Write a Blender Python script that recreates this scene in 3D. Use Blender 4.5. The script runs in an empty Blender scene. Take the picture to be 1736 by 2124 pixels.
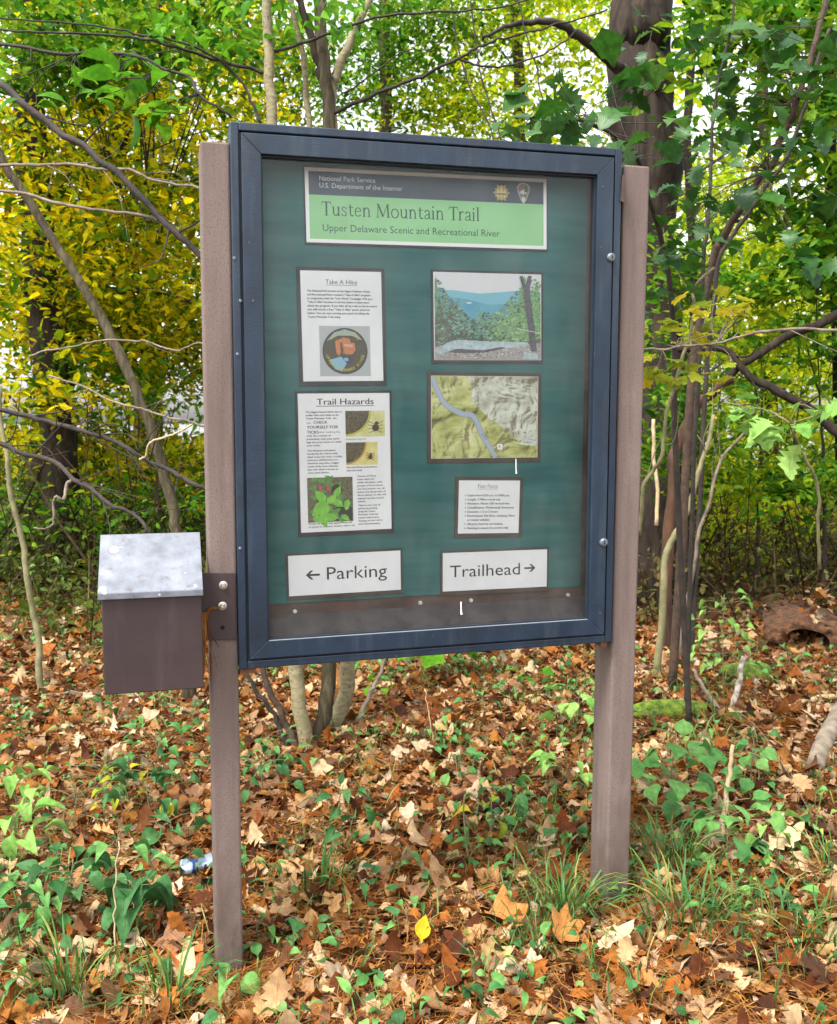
import bpy, math, random
import numpy as np
from mathutils import Vector

SC = bpy.context.scene
COL = SC.collection
rnd = random.Random(7)
rng = np.random.default_rng(11)
PI = math.pi

# ------------------------------------------------------------------ camera, sky, sun, exposure
CAM = np.array([-0.1726, -2.5973, 1.5503])
YAW, PITCH, ROLL, FPX = 0.2581, 0.0982, 0.0015, 1959.5       # FPX: focal length for a 1736 px wide picture
cam = bpy.data.cameras.new('camera'); camo = bpy.data.objects.new('camera', cam); COL.objects.link(camo)
cam.sensor_fit = 'HORIZONTAL'; cam.sensor_width = 36.0; cam.lens = 36.0 * FPX / 1736.0
cam.clip_start = 0.02; cam.clip_end = 2000
camo.location = CAM
cam.dof.use_dof = True; cam.dof.focus_distance = 2.65; cam.dof.aperture_fstop = 9.0
_cy, _sy, _cp, _sp = math.cos(YAW), math.sin(YAW), math.cos(PITCH), math.sin(PITCH)
FWD = np.array([_sy * _cp, _cy * _cp, -_sp]); _r0 = np.array([_cy, -_sy, 0.0]); _u0 = np.cross(_r0, FWD)
RT = math.cos(ROLL) * _r0 + math.sin(ROLL) * _u0; UP = -math.sin(ROLL) * _r0 + math.cos(ROLL) * _u0
from mathutils import Matrix
camo.rotation_euler = Matrix(((RT[0], UP[0], -FWD[0]), (RT[1], UP[1], -FWD[1]), (RT[2], UP[2], -FWD[2]))).to_euler()
SC.camera = camo

SUN_EL, SUN_AZ = math.radians(60), math.radians(238)          # azimuth clockwise from +Y: high on the left, a little before the board
world = bpy.data.worlds.new('World'); SC.world = world; world.use_nodes = True
wn = world.node_tree; bg = wn.nodes['Background']
sky = wn.nodes.new('ShaderNodeTexSky'); sky.sky_type = 'NISHITA'; sky.sun_disc = False
sky.sun_elevation = SUN_EL; sky.sun_rotation = SUN_AZ; sky.air_density = 1.0; sky.dust_density = 3.0; sky.ozone_density = 1.0
hsv = wn.nodes.new('ShaderNodeHueSaturation'); hsv.inputs['Saturation'].default_value = 0.16
wn.links.new(sky.outputs[0], hsv.inputs['Color']); wn.links.new(hsv.outputs[0], bg.inputs[0]); bg.inputs[1].default_value = 0.15
sl = bpy.data.lights.new('sun', 'SUN'); sl.energy = 1.6; sl.angle = math.radians(16); sl.color = (1.0, 0.95, 0.87)
so = bpy.data.objects.new('sun', sl); COL.objects.link(so)
so.rotation_euler = (PI / 2 - SUN_EL, 0, PI - SUN_AZ)
SC.view_settings.view_transform = 'Standard'; SC.view_settings.look = 'None'; SC.view_settings.gamma = 1.0
SC.view_settings.exposure = 1.85
SC.render.film_transparent = False
SC.cycles.max_bounces = 8; SC.cycles.transparent_max_bounces = 12; SC.cycles.use_denoising = True

# ------------------------------------------------------------------ the lie of the land, and where a sight line meets it
def sstep(a, b, x):
    t = np.clip((x - a) / (b - a), 0, 1); return t * t * (3 - 2 * t)
def gz(x, y):
    x = np.asarray(x, float); y = np.asarray(y, float)
    d = np.hypot(x - 0.5, y * 1.0)
    k = sstep(0.6, 3.0, d)
    z = -0.022 + 0.046 * sstep(-0.1, 1.25, x) + k * (0.05 * np.sin(0.9 * x + 0.4) * np.sin(0.7 * y + 1.0) + 0.025 * np.sin(2.3 * x + 1.3 * y))
    z = z + 0.10 * sstep(1.4, 4.0, x) * sstep(7, 1, y) - 1.3 * sstep(14, 40, y)
    z = z + 0.012 * np.sin(5.1 * x + 2 * np.sin(3 * y)) * np.sin(4.3 * y) * sstep(0.25, 0.6, d)
    z = z - 0.018 * np.exp(-((x + 0.04) ** 2 + (y + 0.06) ** 2) / 0.05) - 0.022 * np.exp(-((x - 1.16) ** 2 + (y + 0.03) ** 2) / 0.05)
    return z
def at(px, py, D):
    return CAM + FWD * D + RT * ((px - 868) / FPX * D) + UP * ((1062 - py) / FPX * D)
def G(px, py):
    d = FWD + RT * ((px - 868) / FPX) + UP * ((1062 - py) / FPX)
    t = -CAM[2] / min(d[2], -0.02)
    for _ in range(40):
        p = CAM + d * t; t += (p[2] - float(gz(p[0], p[1]))) / max(0.05, -d[2]) * 0.7
    p = CAM + d * t; p[2] = float(gz(p[0], p[1])); return p
def on_y(px, py, y):
    d = FWD + RT * ((px - 868) / FPX) + UP * ((1062 - py) / FPX)
    return CAM + d * ((y - CAM[1]) / d[1])

# ------------------------------------------------------------------ materials
def mat(name):
    m = bpy.data.materials.new(name); m.use_nodes = True
    nt = m.node_tree; return m, nt, nt.nodes['Principled BSDF']
def node(nt, t, **kw):
    n = nt.nodes.new(t)
    for k, v in kw.items():
        if k in n.inputs: n.inputs[k].default_value = v
        else: setattr(n, k, v)
    return n
def ramp(nt, stops, interp='LINEAR'):
    r = nt.nodes.new('ShaderNodeValToRGB'); e = r.color_ramp; e.interpolation = interp
    while len(e.elements) < len(stops): e.elements.new(0.5)
    for i, (p, c) in enumerate(stops):
        e.elements[i].position = p; e.elements[i].color = (*c, 1)
    return r
def mottled(name, c1, c2, scale=8.0, rough=0.7, bump=0.0, bscale=60.0, stretch=(1, 1, 1), detail=6.0, spec=0.5, lo=0.35, hi=0.65, metal=0.0, specks=None):
    m, nt, b = mat(name); L = nt.links
    tc = node(nt, 'ShaderNodeTexCoord'); mp = node(nt, 'ShaderNodeMapping'); mp.inputs['Scale'].default_value = stretch
    L.new(tc.outputs['Object'], mp.inputs[0])
    n = node(nt, 'ShaderNodeTexNoise', Scale=scale, Detail=detail, Roughness=0.6); L.new(mp.outputs[0], n.inputs['Vector'])
    r = ramp(nt, [(lo, c1), (hi, c2)]); L.new(n.outputs[0], r.inputs[0]); out = r.outputs[0]
    if specks:
        v = node(nt, 'ShaderNodeTexNoise', Scale=specks[1], Detail=2.0, Roughness=0.5); L.new(tc.outputs['Object'], v.inputs['Vector'])
        rr = ramp(nt, [(specks[2], (0, 0, 0)), (specks[2] + 0.04, (1, 1, 1))]); L.new(v.outputs[0], rr.inputs[0])
        mx = node(nt, 'ShaderNodeMixRGB'); L.new(rr.outputs[0], mx.inputs[0]); L.new(out, mx.inputs[1]); mx.inputs[2].default_value = (*specks[0], 1); out = mx.outputs[0]
    L.new(out, b.inputs['Base Color']); b.inputs['Roughness'].default_value = rough; b.inputs['Metallic'].default_value = metal
    b.inputs['Specular IOR Level'].default_value = spec
    if bump:
        n2 = node(nt, 'ShaderNodeTexNoise', Scale=bscale, Detail=5.0); L.new(mp.outputs[0], n2.inputs['Vector'])
        bp = node(nt, 'ShaderNodeBump', Strength=bump, Distance=0.01); L.new(n2.outputs[0], bp.inputs['Height']); L.new(bp.outputs[0], b.inputs['Normal'])
    return m
def plain(name, c, rough=0.6, metal=0.0):
    m, nt, b = mat(name); b.inputs['Base Color'].default_value = (*c, 1); b.inputs['Roughness'].default_value = rough; b.inputs['Metallic'].default_value = metal
    return m
def leafy(name, cols, trans=0.35, rough=0.5, veins=False, spec=0.12):
    """Leaf: each leaf takes its own colour; light comes through it."""
    m, nt, b = mat(name); L = nt.links
    g = node(nt, 'ShaderNodeNewGeometry')
    k = len(cols); r = ramp(nt, [(i / (k - 1) if k > 1 else 0, c) for i, c in enumerate(cols)]); L.new(g.outputs['Random Per Island'], r.inputs[0])
    tc = node(nt, 'ShaderNodeTexCoord')
    n = node(nt, 'ShaderNodeTexNoise', Scale=45.0, Detail=4.0); L.new(tc.outputs['Object'], n.inputs['Vector'])
    rr = ramp(nt, [(0.3, (0.62, 0.62, 0.62)), (0.7, (1.15, 1.15, 1.15))]); L.new(n.outputs[0], rr.inputs[0])
    mx = node(nt, 'ShaderNodeMixRGB', blend_type='MULTIPLY'); mx.inputs[0].default_value = 1.0
    L.new(r.outputs[0], mx.inputs[1]); L.new(rr.outputs[0], mx.inputs[2]); col = mx.outputs[0]
    if veins:
        uv = node(nt, 'ShaderNodeUVMap'); sx = node(nt, 'ShaderNodeSeparateXYZ'); L.new(uv.outputs[0], sx.inputs[0])
        ab = node(nt, 'ShaderNodeMath', operation='ABSOLUTE'); L.new(sx.outputs[0], ab.inputs[0])
        ml = node(nt, 'ShaderNodeMath', operation='MULTIPLY_ADD'); L.new(ab.outputs[0], ml.inputs[0]); ml.inputs[1].default_value = -0.7; L.new(sx.outputs[1], ml.inputs[2])
        m2 = node(nt, 'ShaderNodeMath', operation='MULTIPLY'); L.new(ml.outputs[0], m2.inputs[0]); m2.inputs[1].default_value = 8.0
        fr = node(nt, 'ShaderNodeMath', operation='FRACT'); L.new(m2.outputs[0], fr.inputs[0])
        r1 = ramp(nt, [(0.0, (1, 1, 1)), (0.10, (0, 0, 0)), (0.9, (0, 0, 0)), (1.0, (1, 1, 1))]); L.new(fr.outputs[0], r1.inputs[0])
        r2 = ramp(nt, [(0.03, (1, 1, 1)), (0.07, (0, 0, 0))]); L.new(ab.outputs[0], r2.inputs[0])
        mxx = node(nt, 'ShaderNodeMath', operation='MAXIMUM'); L.new(r1.outputs[0], mxx.inputs[0]); L.new(r2.outputs[0], mxx.inputs[1])
        m3 = node(nt, 'ShaderNodeMath', operation='MULTIPLY'); L.new(mxx.outputs[0], m3.inputs[0]); m3.inputs[1].default_value = 0.22
        mv = node(nt, 'ShaderNodeMixRGB', blend_type='MULTIPLY'); L.new(m3.outputs[0], mv.inputs[0]); L.new(col, mv.inputs[1]); mv.inputs[2].default_value = (0.45, 0.42, 0.4, 1); col = mv.outputs[0]
        bp = node(nt, 'ShaderNodeBump', Strength=0.5, Distance=0.003); L.new(mxx.outputs[0], bp.inputs['Height']); L.new(bp.outputs[0], b.inputs['Normal'])
    L.new(col, b.inputs['Base Color']); b.inputs['Roughness'].default_value = rough; b.inputs['Specular IOR Level'].default_value = spec
    if trans:
        t = node(nt, 'ShaderNodeBsdfTranslucent'); L.new(col, t.inputs[0])
        ms = node(nt, 'ShaderNodeMixShader'); ms.inputs[0].default_value = trans
        L.new(b.outputs[0], ms.inputs[1]); L.new(t.outputs[0], ms.inputs[2]); L.new(ms.outputs[0], nt.nodes['Material Output'].inputs[0])
    return m
def bark(name, c1, c2, scale=9.0, bump=1.0):
    m, nt, b = mat(name); L = nt.links
    tc = node(nt, 'ShaderNodeTexCoord'); mp = node(nt, 'ShaderNodeMapping'); mp.inputs['Scale'].default_value = (1, 1, 0.13)
    L.new(tc.outputs['Object'], mp.inputs[0])
    n = node(nt, 'ShaderNodeTexNoise', Scale=scale * 2, Detail=8.0, Roughness=0.7); L.new(mp.outputs[0], n.inputs['Vector'])
    v = node(nt, 'ShaderNodeTexVoronoi', Scale=scale * 2.2, feature='DISTANCE_TO_EDGE')
    ad = node(nt, 'ShaderNodeMixRGB'); ad.inputs[0].default_value = 0.12; L.new(mp.outputs[0], ad.inputs[1]); L.new(n.outputs['Color'], ad.inputs[2]); L.new(ad.outputs[0], v.inputs['Vector'])
    r0 = ramp(nt, [(0.0, (0.25, 0.25, 0.25)), (0.22, (1, 1, 1))]); L.new(v.outputs[0], r0.inputs[0])
    r = ramp(nt, [(0.3, c1), (0.7, c2)]); L.new(n.outputs[0], r.inputs[0])
    mx = node(nt, 'ShaderNodeMixRGB', blend_type='MULTIPLY'); mx.inputs[0].default_value = 0.75; L.new(r.outputs[0], mx.inputs[1]); L.new(r0.outputs[0], mx.inputs[2])
    L.new(mx.outputs[0], b.inputs['Base Color']); b.inputs['Roughness'].default_value = 0.9; b.inputs['Specular IOR Level'].default_value = 0.2
    bp = node(nt, 'ShaderNodeBump', Strength=bump, Distance=0.02); L.new(mx.outputs[0], bp.inputs['Height']); L.new(bp.outputs[0], b.inputs['Normal'])
    return m

M = {}
M['post'] = mottled('post_plastic', (0.122, 0.088, 0.075), (0.170, 0.127, 0.111), 9, 0.8, 0.16, 420, (1, 1, 0.2), specks=((0.120, 0.082, 0.076), 190, 0.56))
M['frame'] = mottled('painted_metal', (0.0034, 0.0135, 0.031), (0.0075, 0.0215, 0.044), 7, 0.42, 0.10, 220, specks=((0.12, 0.15, 0.18), 60, 0.745))
M['groove'] = mottled('dark_groove', (0.008, 0.014, 0.024), (0.014, 0.022, 0.034), 12, 0.6)
M['felt'] = mottled('green_felt', (0.022, 0.118, 0.120), (0.044, 0.166, 0.160), 9, 0.95, 0.3, 500, (0.4, 1, 3.0), spec=0.1)
M['brownboard'] = mottled('brown_board', (0.075, 0.040, 0.030), (0.115, 0.062, 0.046), 20, 0.8, 0.2, 120, (0.3, 1, 1))
M['ledge'] = mottled('ledge', (0.065, 0.056, 0.058), (0.105, 0.090, 0.090), 18, 0.85, 0.2, 150)
M['sidewall'] = mottled('side_wall', (0.030, 0.036, 0.036), (0.05, 0.052, 0.048), 9, 0.8)
M['boxbrown'] = mottled('box_brown', (0.028, 0.016, 0.018), (0.038, 0.023, 0.025), 6, 0.5, 0.05, 300)
M['lid'] = mottled('lid_oxide_sheen', (0.085, 0.095, 0.118), (0.19, 0.205, 0.24), 16, 0.36, 0.05, 100, lo=0.32, hi=0.68, specks=((0.42, 0.43, 0.44), 24, 0.68))  # oxidised brown lid; its sky reflection is painted into the pale base
M['steel'] = plain('steel', (0.55, 0.54, 0.50), 0.35, 0.8)
M['bluesteel'] = mottled('lock_steel', (0.07, 0.09, 0.12), (0.16, 0.18, 0.20), 80, 0.45, metal=0.3)
M['rust'] = mottled('rust', (0.10, 0.04, 0.015), (0.22, 0.10, 0.04), 40, 0.9)
M['paper'] = mottled('paper', (0.76, 0.77, 0.80), (0.84, 0.85, 0.87), 7, 0.6)
M['mount'] = mottled('mount_board', (0.018, 0.018, 0.022), (0.032, 0.027, 0.027), 30, 0.8)
M['mountb'] = mottled('mount_brown', (0.045, 0.030, 0.024), (0.07, 0.046, 0.036), 30, 0.8)
M['ink'] = plain('ink', (0.025, 0.022, 0.024), 0.6)
M['inkgrey'] = plain('ink_grey', (0.075, 0.072, 0.075), 0.7)
M['navy'] = mottled('navy_print', (0.005, 0.022, 0.048), (0.008, 0.032, 0.062), 8, 0.35)
M['lime'] = mottled('lime_print', (0.24, 0.56, 0.23), (0.28, 0.62, 0.28), 6, 0.35)
M['white'] = plain('white_print', (0.86, 0.87, 0.88), 0.45)
M['titleink'] = plain('title_ink', (0.010, 0.055, 0.050), 0.5)

def weather(m, col, amt, stretch, scale, lo, hi, grime=None):
    """Streaks of chalk or dirt lying over a painted surface."""
    nt = m.node_tree; L = nt.links; b = nt.nodes['Principled BSDF']; src = b.inputs['Base Color'].links[0].from_socket
    tc = node(nt, 'ShaderNodeTexCoord'); mp = node(nt, 'ShaderNodeMapping'); mp.inputs['Scale'].default_value = stretch; L.new(tc.outputs['Object'], mp.inputs[0])
    n = node(nt, 'ShaderNodeTexNoise', Scale=scale, Detail=7.0, Roughness=0.65); L.new(mp.outputs[0], n.inputs['Vector'])
    r = ramp(nt, [(lo, (0, 0, 0)), (hi, (amt, amt, amt))]); L.new(n.outputs[0], r.inputs[0])
    fac = r.outputs[0]
    if grime:
        sx = node(nt, 'ShaderNodeSeparateXYZ'); L.new(tc.outputs['Object'], sx.inputs[0])
        mr = node(nt, 'ShaderNodeMapRange'); mr.inputs[1].default_value = grime[0]; mr.inputs[2].default_value = grime[1]; mr.inputs[3].default_value = 1.0; mr.inputs[4].default_value = 0.0; L.new(sx.outputs[2], mr.inputs[0])
        ml = node(nt, 'ShaderNodeMath', operation='MULTIPLY'); L.new(fac, ml.inputs[0]); L.new(mr.outputs[0], ml.inputs[1]); fac = ml.outputs[0]
    mx = node(nt, 'ShaderNodeMixRGB'); L.new(fac, mx.inputs[0]); L.new(src, mx.inputs[1]); mx.inputs[2].default_value = (*col, 1); L.new(mx.outputs[0], b.inputs['Base Color'])
weather(M['frame'], (0.040, 0.060, 0.078), 0.5, (1, 1, 0.10), 26, 0.50, 0.74)
weather(M['frame'], (0.004, 0.008, 0.014), 0.75, (1, 1, 1), 9, 0.52, 0.70)
weather(M['post'], (0.070, 0.048, 0.042), 0.6, (1, 1, 0.06), 22, 0.48, 0.72)
weather(M['post'], (0.26, 0.21, 0.19), 0.35, (1, 1, 0.5), 12, 0.55, 0.75)
weather(M['post'], (0.055, 0.034, 0.022), 0.9, (1, 1, 0.6), 16, 0.30, 0.62, (0.02, 0.42))
weather(M['felt'], (0.060, 0.115, 0.115), 0.55, (0.35, 1, 2.4), 7, 0.48, 0.72)
weather(M['boxbrown'], (0.075, 0.060, 0.058), 0.45, (1, 1, 0.15), 18, 0.52, 0.76)
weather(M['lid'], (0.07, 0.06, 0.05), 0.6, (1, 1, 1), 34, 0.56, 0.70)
weather(M['brownboard'], (0.030, 0.024, 0.022), 0.7, (0.4, 1, 1), 20, 0.42, 0.66)

# glass pane: mostly clear, a little mirror of what stands before it
m, nt, b = mat('glass'); nt.nodes.remove(b); L = nt.links
tr = node(nt, 'ShaderNodeBsdfTransparent'); tr.inputs[0].default_value = (0.98, 0.99, 0.985, 1)
gl = node(nt, 'ShaderNodeBsdfGlossy'); gl.inputs['Roughness'].default_value = 0.03
fr = node(nt, 'ShaderNodeFresnel', IOR=1.26); ms = node(nt, 'ShaderNodeMixShader')
L.new(fr.outputs[0], ms.inputs[0]); L.new(tr.outputs[0], ms.inputs[1]); L.new(gl.outputs[0], ms.inputs[2])
tc = node(nt, 'ShaderNodeTexCoord'); mp = node(nt, 'ShaderNodeMapping'); mp.inputs['Scale'].default_value = (1, 1, .45); L.new(tc.outputs['Object'], mp.inputs[0])
n = node(nt, 'ShaderNodeTexNoise', Scale=7.0, Detail=9.0, Roughness=0.68); L.new(mp.outputs[0], n.inputs['Vector'])
r = ramp(nt, [(0.35, (.004, .004, .004)), (0.62, (.035, .035, .035)), (0.78, (.11, .11, .11))]); L.new(n.outputs[0], r.inputs[0])      # a film of dust on the pane
df = node(nt, 'ShaderNodeBsdfDiffuse'); df.inputs[0].default_value = (0.55, 0.56, 0.55, 1); m2 = node(nt, 'ShaderNodeMixShader')
L.new(r.outputs[0], m2.inputs[0]); L.new(ms.outputs[0], m2.inputs[1]); L.new(df.outputs[0], m2.inputs[2])
L.new(m2.outputs[0], nt.nodes['Material Output'].inputs[0]); M['glass'] = m

M['bark_dark'] = bark('bark_dark', (0.013, 0.009, 0.006), (0.045, 0.032, 0.022), 7)
M['bark_oak'] = bark('bark_oak', (0.015, 0.010, 0.007), (0.056, 0.041, 0.030), 6, 1.0)
M['bark_grey'] = bark('bark_grey', (0.046, 0.038, 0.020), (0.105, 0.086, 0.050), 10, 0.4)
M['bark_smooth'] = mottled('bark_smooth', (0.14, 0.120, 0.060), (0.25, 0.215, 0.115), 22, 0.8, 0.3, 60, (1, 1, 3.5), specks=((0.09, 0.075, 0.05), 55, 0.62))
M['bark_red'] = mottled('bark_red', (0.026, 0.014, 0.008), (0.070, 0.040, 0.023), 20, 0.85, 0.4, 60)
M['rotten'] = mottled('rotten_wood', (0.024, 0.010, 0.005), (0.090, 0.040, 0.018), 14, 0.95, 0.8, 50, (1, 1, 0.3))
M['twig_dark'] = mottled('twig_dark', (0.010, 0.0065, 0.0045), (0.036, 0.025, 0.018), 14, 0.85, 0.4, 90)
M['twig_pale'] = mottled('twig_pale', (0.075, 0.056, 0.040), (0.20, 0.16, 0.12), 14, 0.85, 0.3, 90)
M['twig_green'] = mottled('twig_green', (0.11, 0.105, 0.045), (0.21, 0.185, 0.09), 14, 0.85, 0.3, 90)
M['wood_grey'] = mottled('wood_grey', (0.11, 0.085, 0.06), (0.27, 0.22, 0.16), 12, 0.9, 0.5, 40, (1, 1, 1))
M['wood_tan'] = mottled('wood_tan', (0.32, 0.24, 0.13), (0.50, 0.40, 0.24), 12, 0.85, 0.3, 50)
M['birch'] = mottled('birch', (0.13, 0.10, 0.075), (0.36, 0.32, 0.27), 18, 0.8, 0.3, 50, lo=0.38, hi=0.5)
M['moss'] = mottled('moss', (0.022, 0.050, 0.004), (0.13, 0.19, 0.012), 30, 1.0, 1.0, 120)
M['hole'] = plain('hollow_dark', (0.006, 0.004, 0.003), 1.0)

GOLD = [(0.04, 0.14, 0.005), (0.22, 0.34, 0.008), (0.56, 0.52, 0.006), (0.76, 0.60, 0.006), (0.80, 0.60, 0.008), (0.50, 0.54, 0.008), (0.12, 0.26, 0.008), (0.02, 0.07, 0.004), (0.52, 0.34, 0.008)]
OLIVE = [(0.04, 0.11, 0.006), (0.22, 0.30, 0.008), (0.46, 0.46, 0.008), (0.60, 0.50, 0.008), (0.12, 0.22, 0.008)]
LIMEC = [(0.08, 0.20, 0.012), (0.28, 0.46, 0.012), (0.50, 0.58, 0.012), (0.64, 0.60, 0.012), (0.20, 0.38, 0.02)]
GREENC = [(0.018, 0.085, 0.006), (0.050, 0.18, 0.010), (0.11, 0.28, 0.012), (0.24, 0.36, 0.014), (0.03, 0.12, 0.012)]
DEEPC = [(0.010, 0.050, 0.008), (0.020, 0.095, 0.010), (0.040, 0.14, 0.014), (0.022, 0.085, 0.022), (0.07, 0.17, 0.03)]
M['gold'] = leafy('leaf_gold', GOLD, 0.6)
M['olive'] = leafy('leaf_olive', OLIVE, 0.5)
M['limeleaf'] = leafy('leaf_lime', LIMEC, 0.6)
M['green'] = leafy('leaf_green', GREENC, 0.5)
M['deep'] = leafy('leaf_deep', DEEPC, 0.35, 0.40, veins=True, spec=0.4)
M['fresh'] = leafy('leaf_fresh', [(0.05, 0.19, 0.010), (0.10, 0.30, 0.014), (0.17, 0.38, 0.02)], 0.42, 0.45, veins=True)
M['seedling'] = leafy('leaf_seedling', [(0.06, 0.19, 0.050), (0.11, 0.29, 0.070), (0.17, 0.36, 0.09), (0.08, 0.24, 0.08)], 0.3, 0.45, veins=True)
M['seedlime'] = leafy('leaf_seedlime', [(0.13, 0.30, 0.05), (0.22, 0.42, 0.09), (0.30, 0.48, 0.12)], 0.3, 0.5, veins=True)
M['seeddark'] = leafy('leaf_seeddark', [(0.025, 0.09, 0.025), (0.05, 0.15, 0.045), (0.08, 0.19, 0.06)], 0.25, 0.42, veins=True)
M['yellowleaf'] = leafy('leaf_yellow', [(0.50, 0.40, 0.02), (0.68, 0.48, 0.02), (0.42, 0.44, 0.04)], 0.3, 0.5, veins=True)
M['yellowgreen'] = leafy('leaf_yellowgreen', [(0.22, 0.30, 0.03), (0.40, 0.42, 0.03), (0.55, 0.44, 0.03)], 0.4, 0.5, veins=True)
M['grassblade'] = leafy('grass_blade', [(0.025, 0.075, 0.015), (0.045, 0.13, 0.025), (0.09, 0.19, 0.035), (0.06, 0.16, 0.06), (0.18, 0.24, 0.05), (0.34, 0.25, 0.09)], 0.25, 0.4)
M['litter'] = leafy('leaf_litter', [(0.032, 0.0096, 0.0032), (0.088, 0.024, 0.0064), (0.208, 0.0576, 0.0096), (0.304, 0.104, 0.0176), (0.144, 0.0336, 0.0064), (0.4, 0.232, 0.088), (0.528, 0.368, 0.2), (0.224, 0.08, 0.0176), (0.056, 0.016, 0.0056), (0.336, 0.136, 0.0256), (0.496, 0.344, 0.192), (0.112, 0.036, 0.0096), (0.36, 0.2, 0.096), (0.576, 0.44, 0.288), (0.04, 0.0128, 0.0048), (0.264, 0.136, 0.072), (0.035, 0.01, 0.004), (0.06, 0.018, 0.006), (0.1, 0.028, 0.008)], 0.10, 0.7, veins=True)
M['needle'] = leafy('pine_needle', [(0.09, 0.026, 0.006), (0.26, 0.090, 0.016), (0.44, 0.21, 0.055), (0.17, 0.050, 0.009)], 0.0, 0.6)
M['cover'] = leafy('cover_leaf', [(0.05, 0.17, 0.05), (0.11, 0.28, 0.07), (0.20, 0.38, 0.10), (0.07, 0.20, 0.08), (0.32, 0.40, 0.08)], 0.3, 0.5)

# ------------------------------------------------------------------ object helpers
def link(o, parent=None):
    COL.objects.link(o)
    if parent is not None: o.parent = parent
    return o
def tag(o, label, cat, group=None):
    o['label'] = label; o['category'] = cat
    if group: o['group'] = group
    return o
def thing(name, label, cat, loc=(0, 0, 0), rot=(0, 0, 0), group=None):
    o = bpy.data.objects.new(name, None); COL.objects.link(o); o.empty_display_size = 0.1
    o.location = tuple(float(v) for v in loc); o.rotation_euler = rot
    return tag(o, label, cat, group)

class MB:
    def __init__(s): s.v = []; s.f = []; s.m = []
    def add(s, vs, fs, mi=0):
        o = len(s.v); s.v += [tuple(float(c) for c in v) for v in vs]
        for f in fs: s.f.append(tuple(i + o for i in f)); s.m.append(mi)
    def box(s, a, b, mi=0):
        x0, y0, z0 = a; x1, y1, z1 = b
        s.add([(x0, y0, z0), (x1, y0, z0), (x1, y1, z0), (x0, y1, z0), (x0, y0, z1), (x1, y0, z1), (x1, y1, z1), (x0, y1, z1)],
              [(0, 3, 2, 1), (4, 5, 6, 7), (0, 1, 5, 4), (1, 2, 6, 5), (2, 3, 7, 6), (3, 0, 4, 7)], mi)
    def prism(s, pts, y0, y1, mi=0):                       # outline in x,z, drawn counter-clockwise as seen from -y
        n = len(pts)
        s.add([(x, y0, z) for x, z in pts] + [(x, y1, z) for x, z in pts],
              [tuple(range(n)), tuple(range(2 * n - 1, n - 1, -1))] + [(i, i + n, (i + 1) % n + n, (i + 1) % n) for i in range(n)], mi)
    def poly(s, pts, y, mi=0): s.add([(x, y, z) for x, z in pts], [tuple(range(len(pts)))], mi)
    def tube(s, pts, rad, n=8, mi=0, cap=True, rough=0.0, seed=0):
        pts = [np.array(p, float) for p in pts]; k = len(pts)
        if not hasattr(rad, '__len__'): rad = [rad] * k
        r_ = random.Random(seed); ref = None; vs = []
        ph = [r_.random() * 6.28 for _ in range(4)]
        for i in range(k):
            t = pts[min(i + 1, k - 1)] - pts[max(i - 1, 0)]; t = t / (np.linalg.norm(t) + 1e-9)
            if ref is None: ref = np.array([1.0, 0, 0]) if abs(t[0]) < 0.8 else np.array([0, 1.0, 0])
            u = ref - t * ref.dot(t); u /= np.linalg.norm(u) + 1e-9; w = np.cross(t, u); ref = u
            for j in range(n):
                a = 2 * PI * j / n
                rr = rad[i] * (1 + rough * (0.5 * math.sin(3 * a + ph[0] + i * 0.35) + 0.35 * math.sin(7 * a + ph[1] - i * 0.5) + r_.uniform(-0.5, 0.5)))
                vs.append(pts[i] + u * (rr * math.cos(a)) + w * (rr * math.sin(a)))
        fs = [(i * n + j, i * n + (j + 1) % n, (i + 1) * n + (j + 1) % n, (i + 1) * n + j) for i in range(k - 1) for j in range(n)]
        if cap: fs += [tuple(range(n - 1, -1, -1)), tuple((k - 1) * n + j for j in range(n))]
        s.add(vs, fs, mi)
    def disc(s, c, r, h, n=14, mi=0):                      # short cylinder standing out towards -y, domed
        x, y, z = c
        ring = lambda q, yy: [(x + q * math.cos(2 * PI * j / n), yy, z + q * math.sin(2 * PI * j / n)) for j in range(n)]
        vs = ring(r, y) + ring(r, y - h * 0.6) + ring(r * 0.7, y - h) + [(x, y - h, z)]
        fs = [(i * n + j, i * n + (j + 1) % n, (i + 1) * n + (j + 1) % n, (i + 1) * n + j) for i in range(2) for j in range(n)]
        fs += [(2 * n + j, 2 * n + (j + 1) % n, 3 * n) for j in range(n)]
        s.add(vs, fs, mi)
    def build(s, name, mats, parent=None, smooth=False, bevel=0.0, loc=None, rot=None):
        if rot == 'racked': s.v = [(x, y, z + 0.0096 * x) for x, y, z in s.v]; rot = None
        me = bpy.data.meshes.new(name); me.from_pydata(s.v, [], s.f)
        for q in (mats if isinstance(mats, (list, tuple)) else [mats]): me.materials.append(q)
        if any(s.m): me.polygons.foreach_set('material_index', s.m)
        if smooth: me.polygons.foreach_set('use_smooth', [True] * len(me.polygons))
        me.update()
        o = bpy.data.objects.new(name, me); link(o, parent)
        if loc is not None: o.location = tuple(float(c) for c in loc)
        if rot is not None: o.rotation_euler = rot
        if bevel:
            b = o.modifiers.new('bevel', 'BEVEL'); b.width = bevel; b.segments = 2; b.limit_method = 'ANGLE'; b.angle_limit = math.radians(40)
        return o

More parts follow.
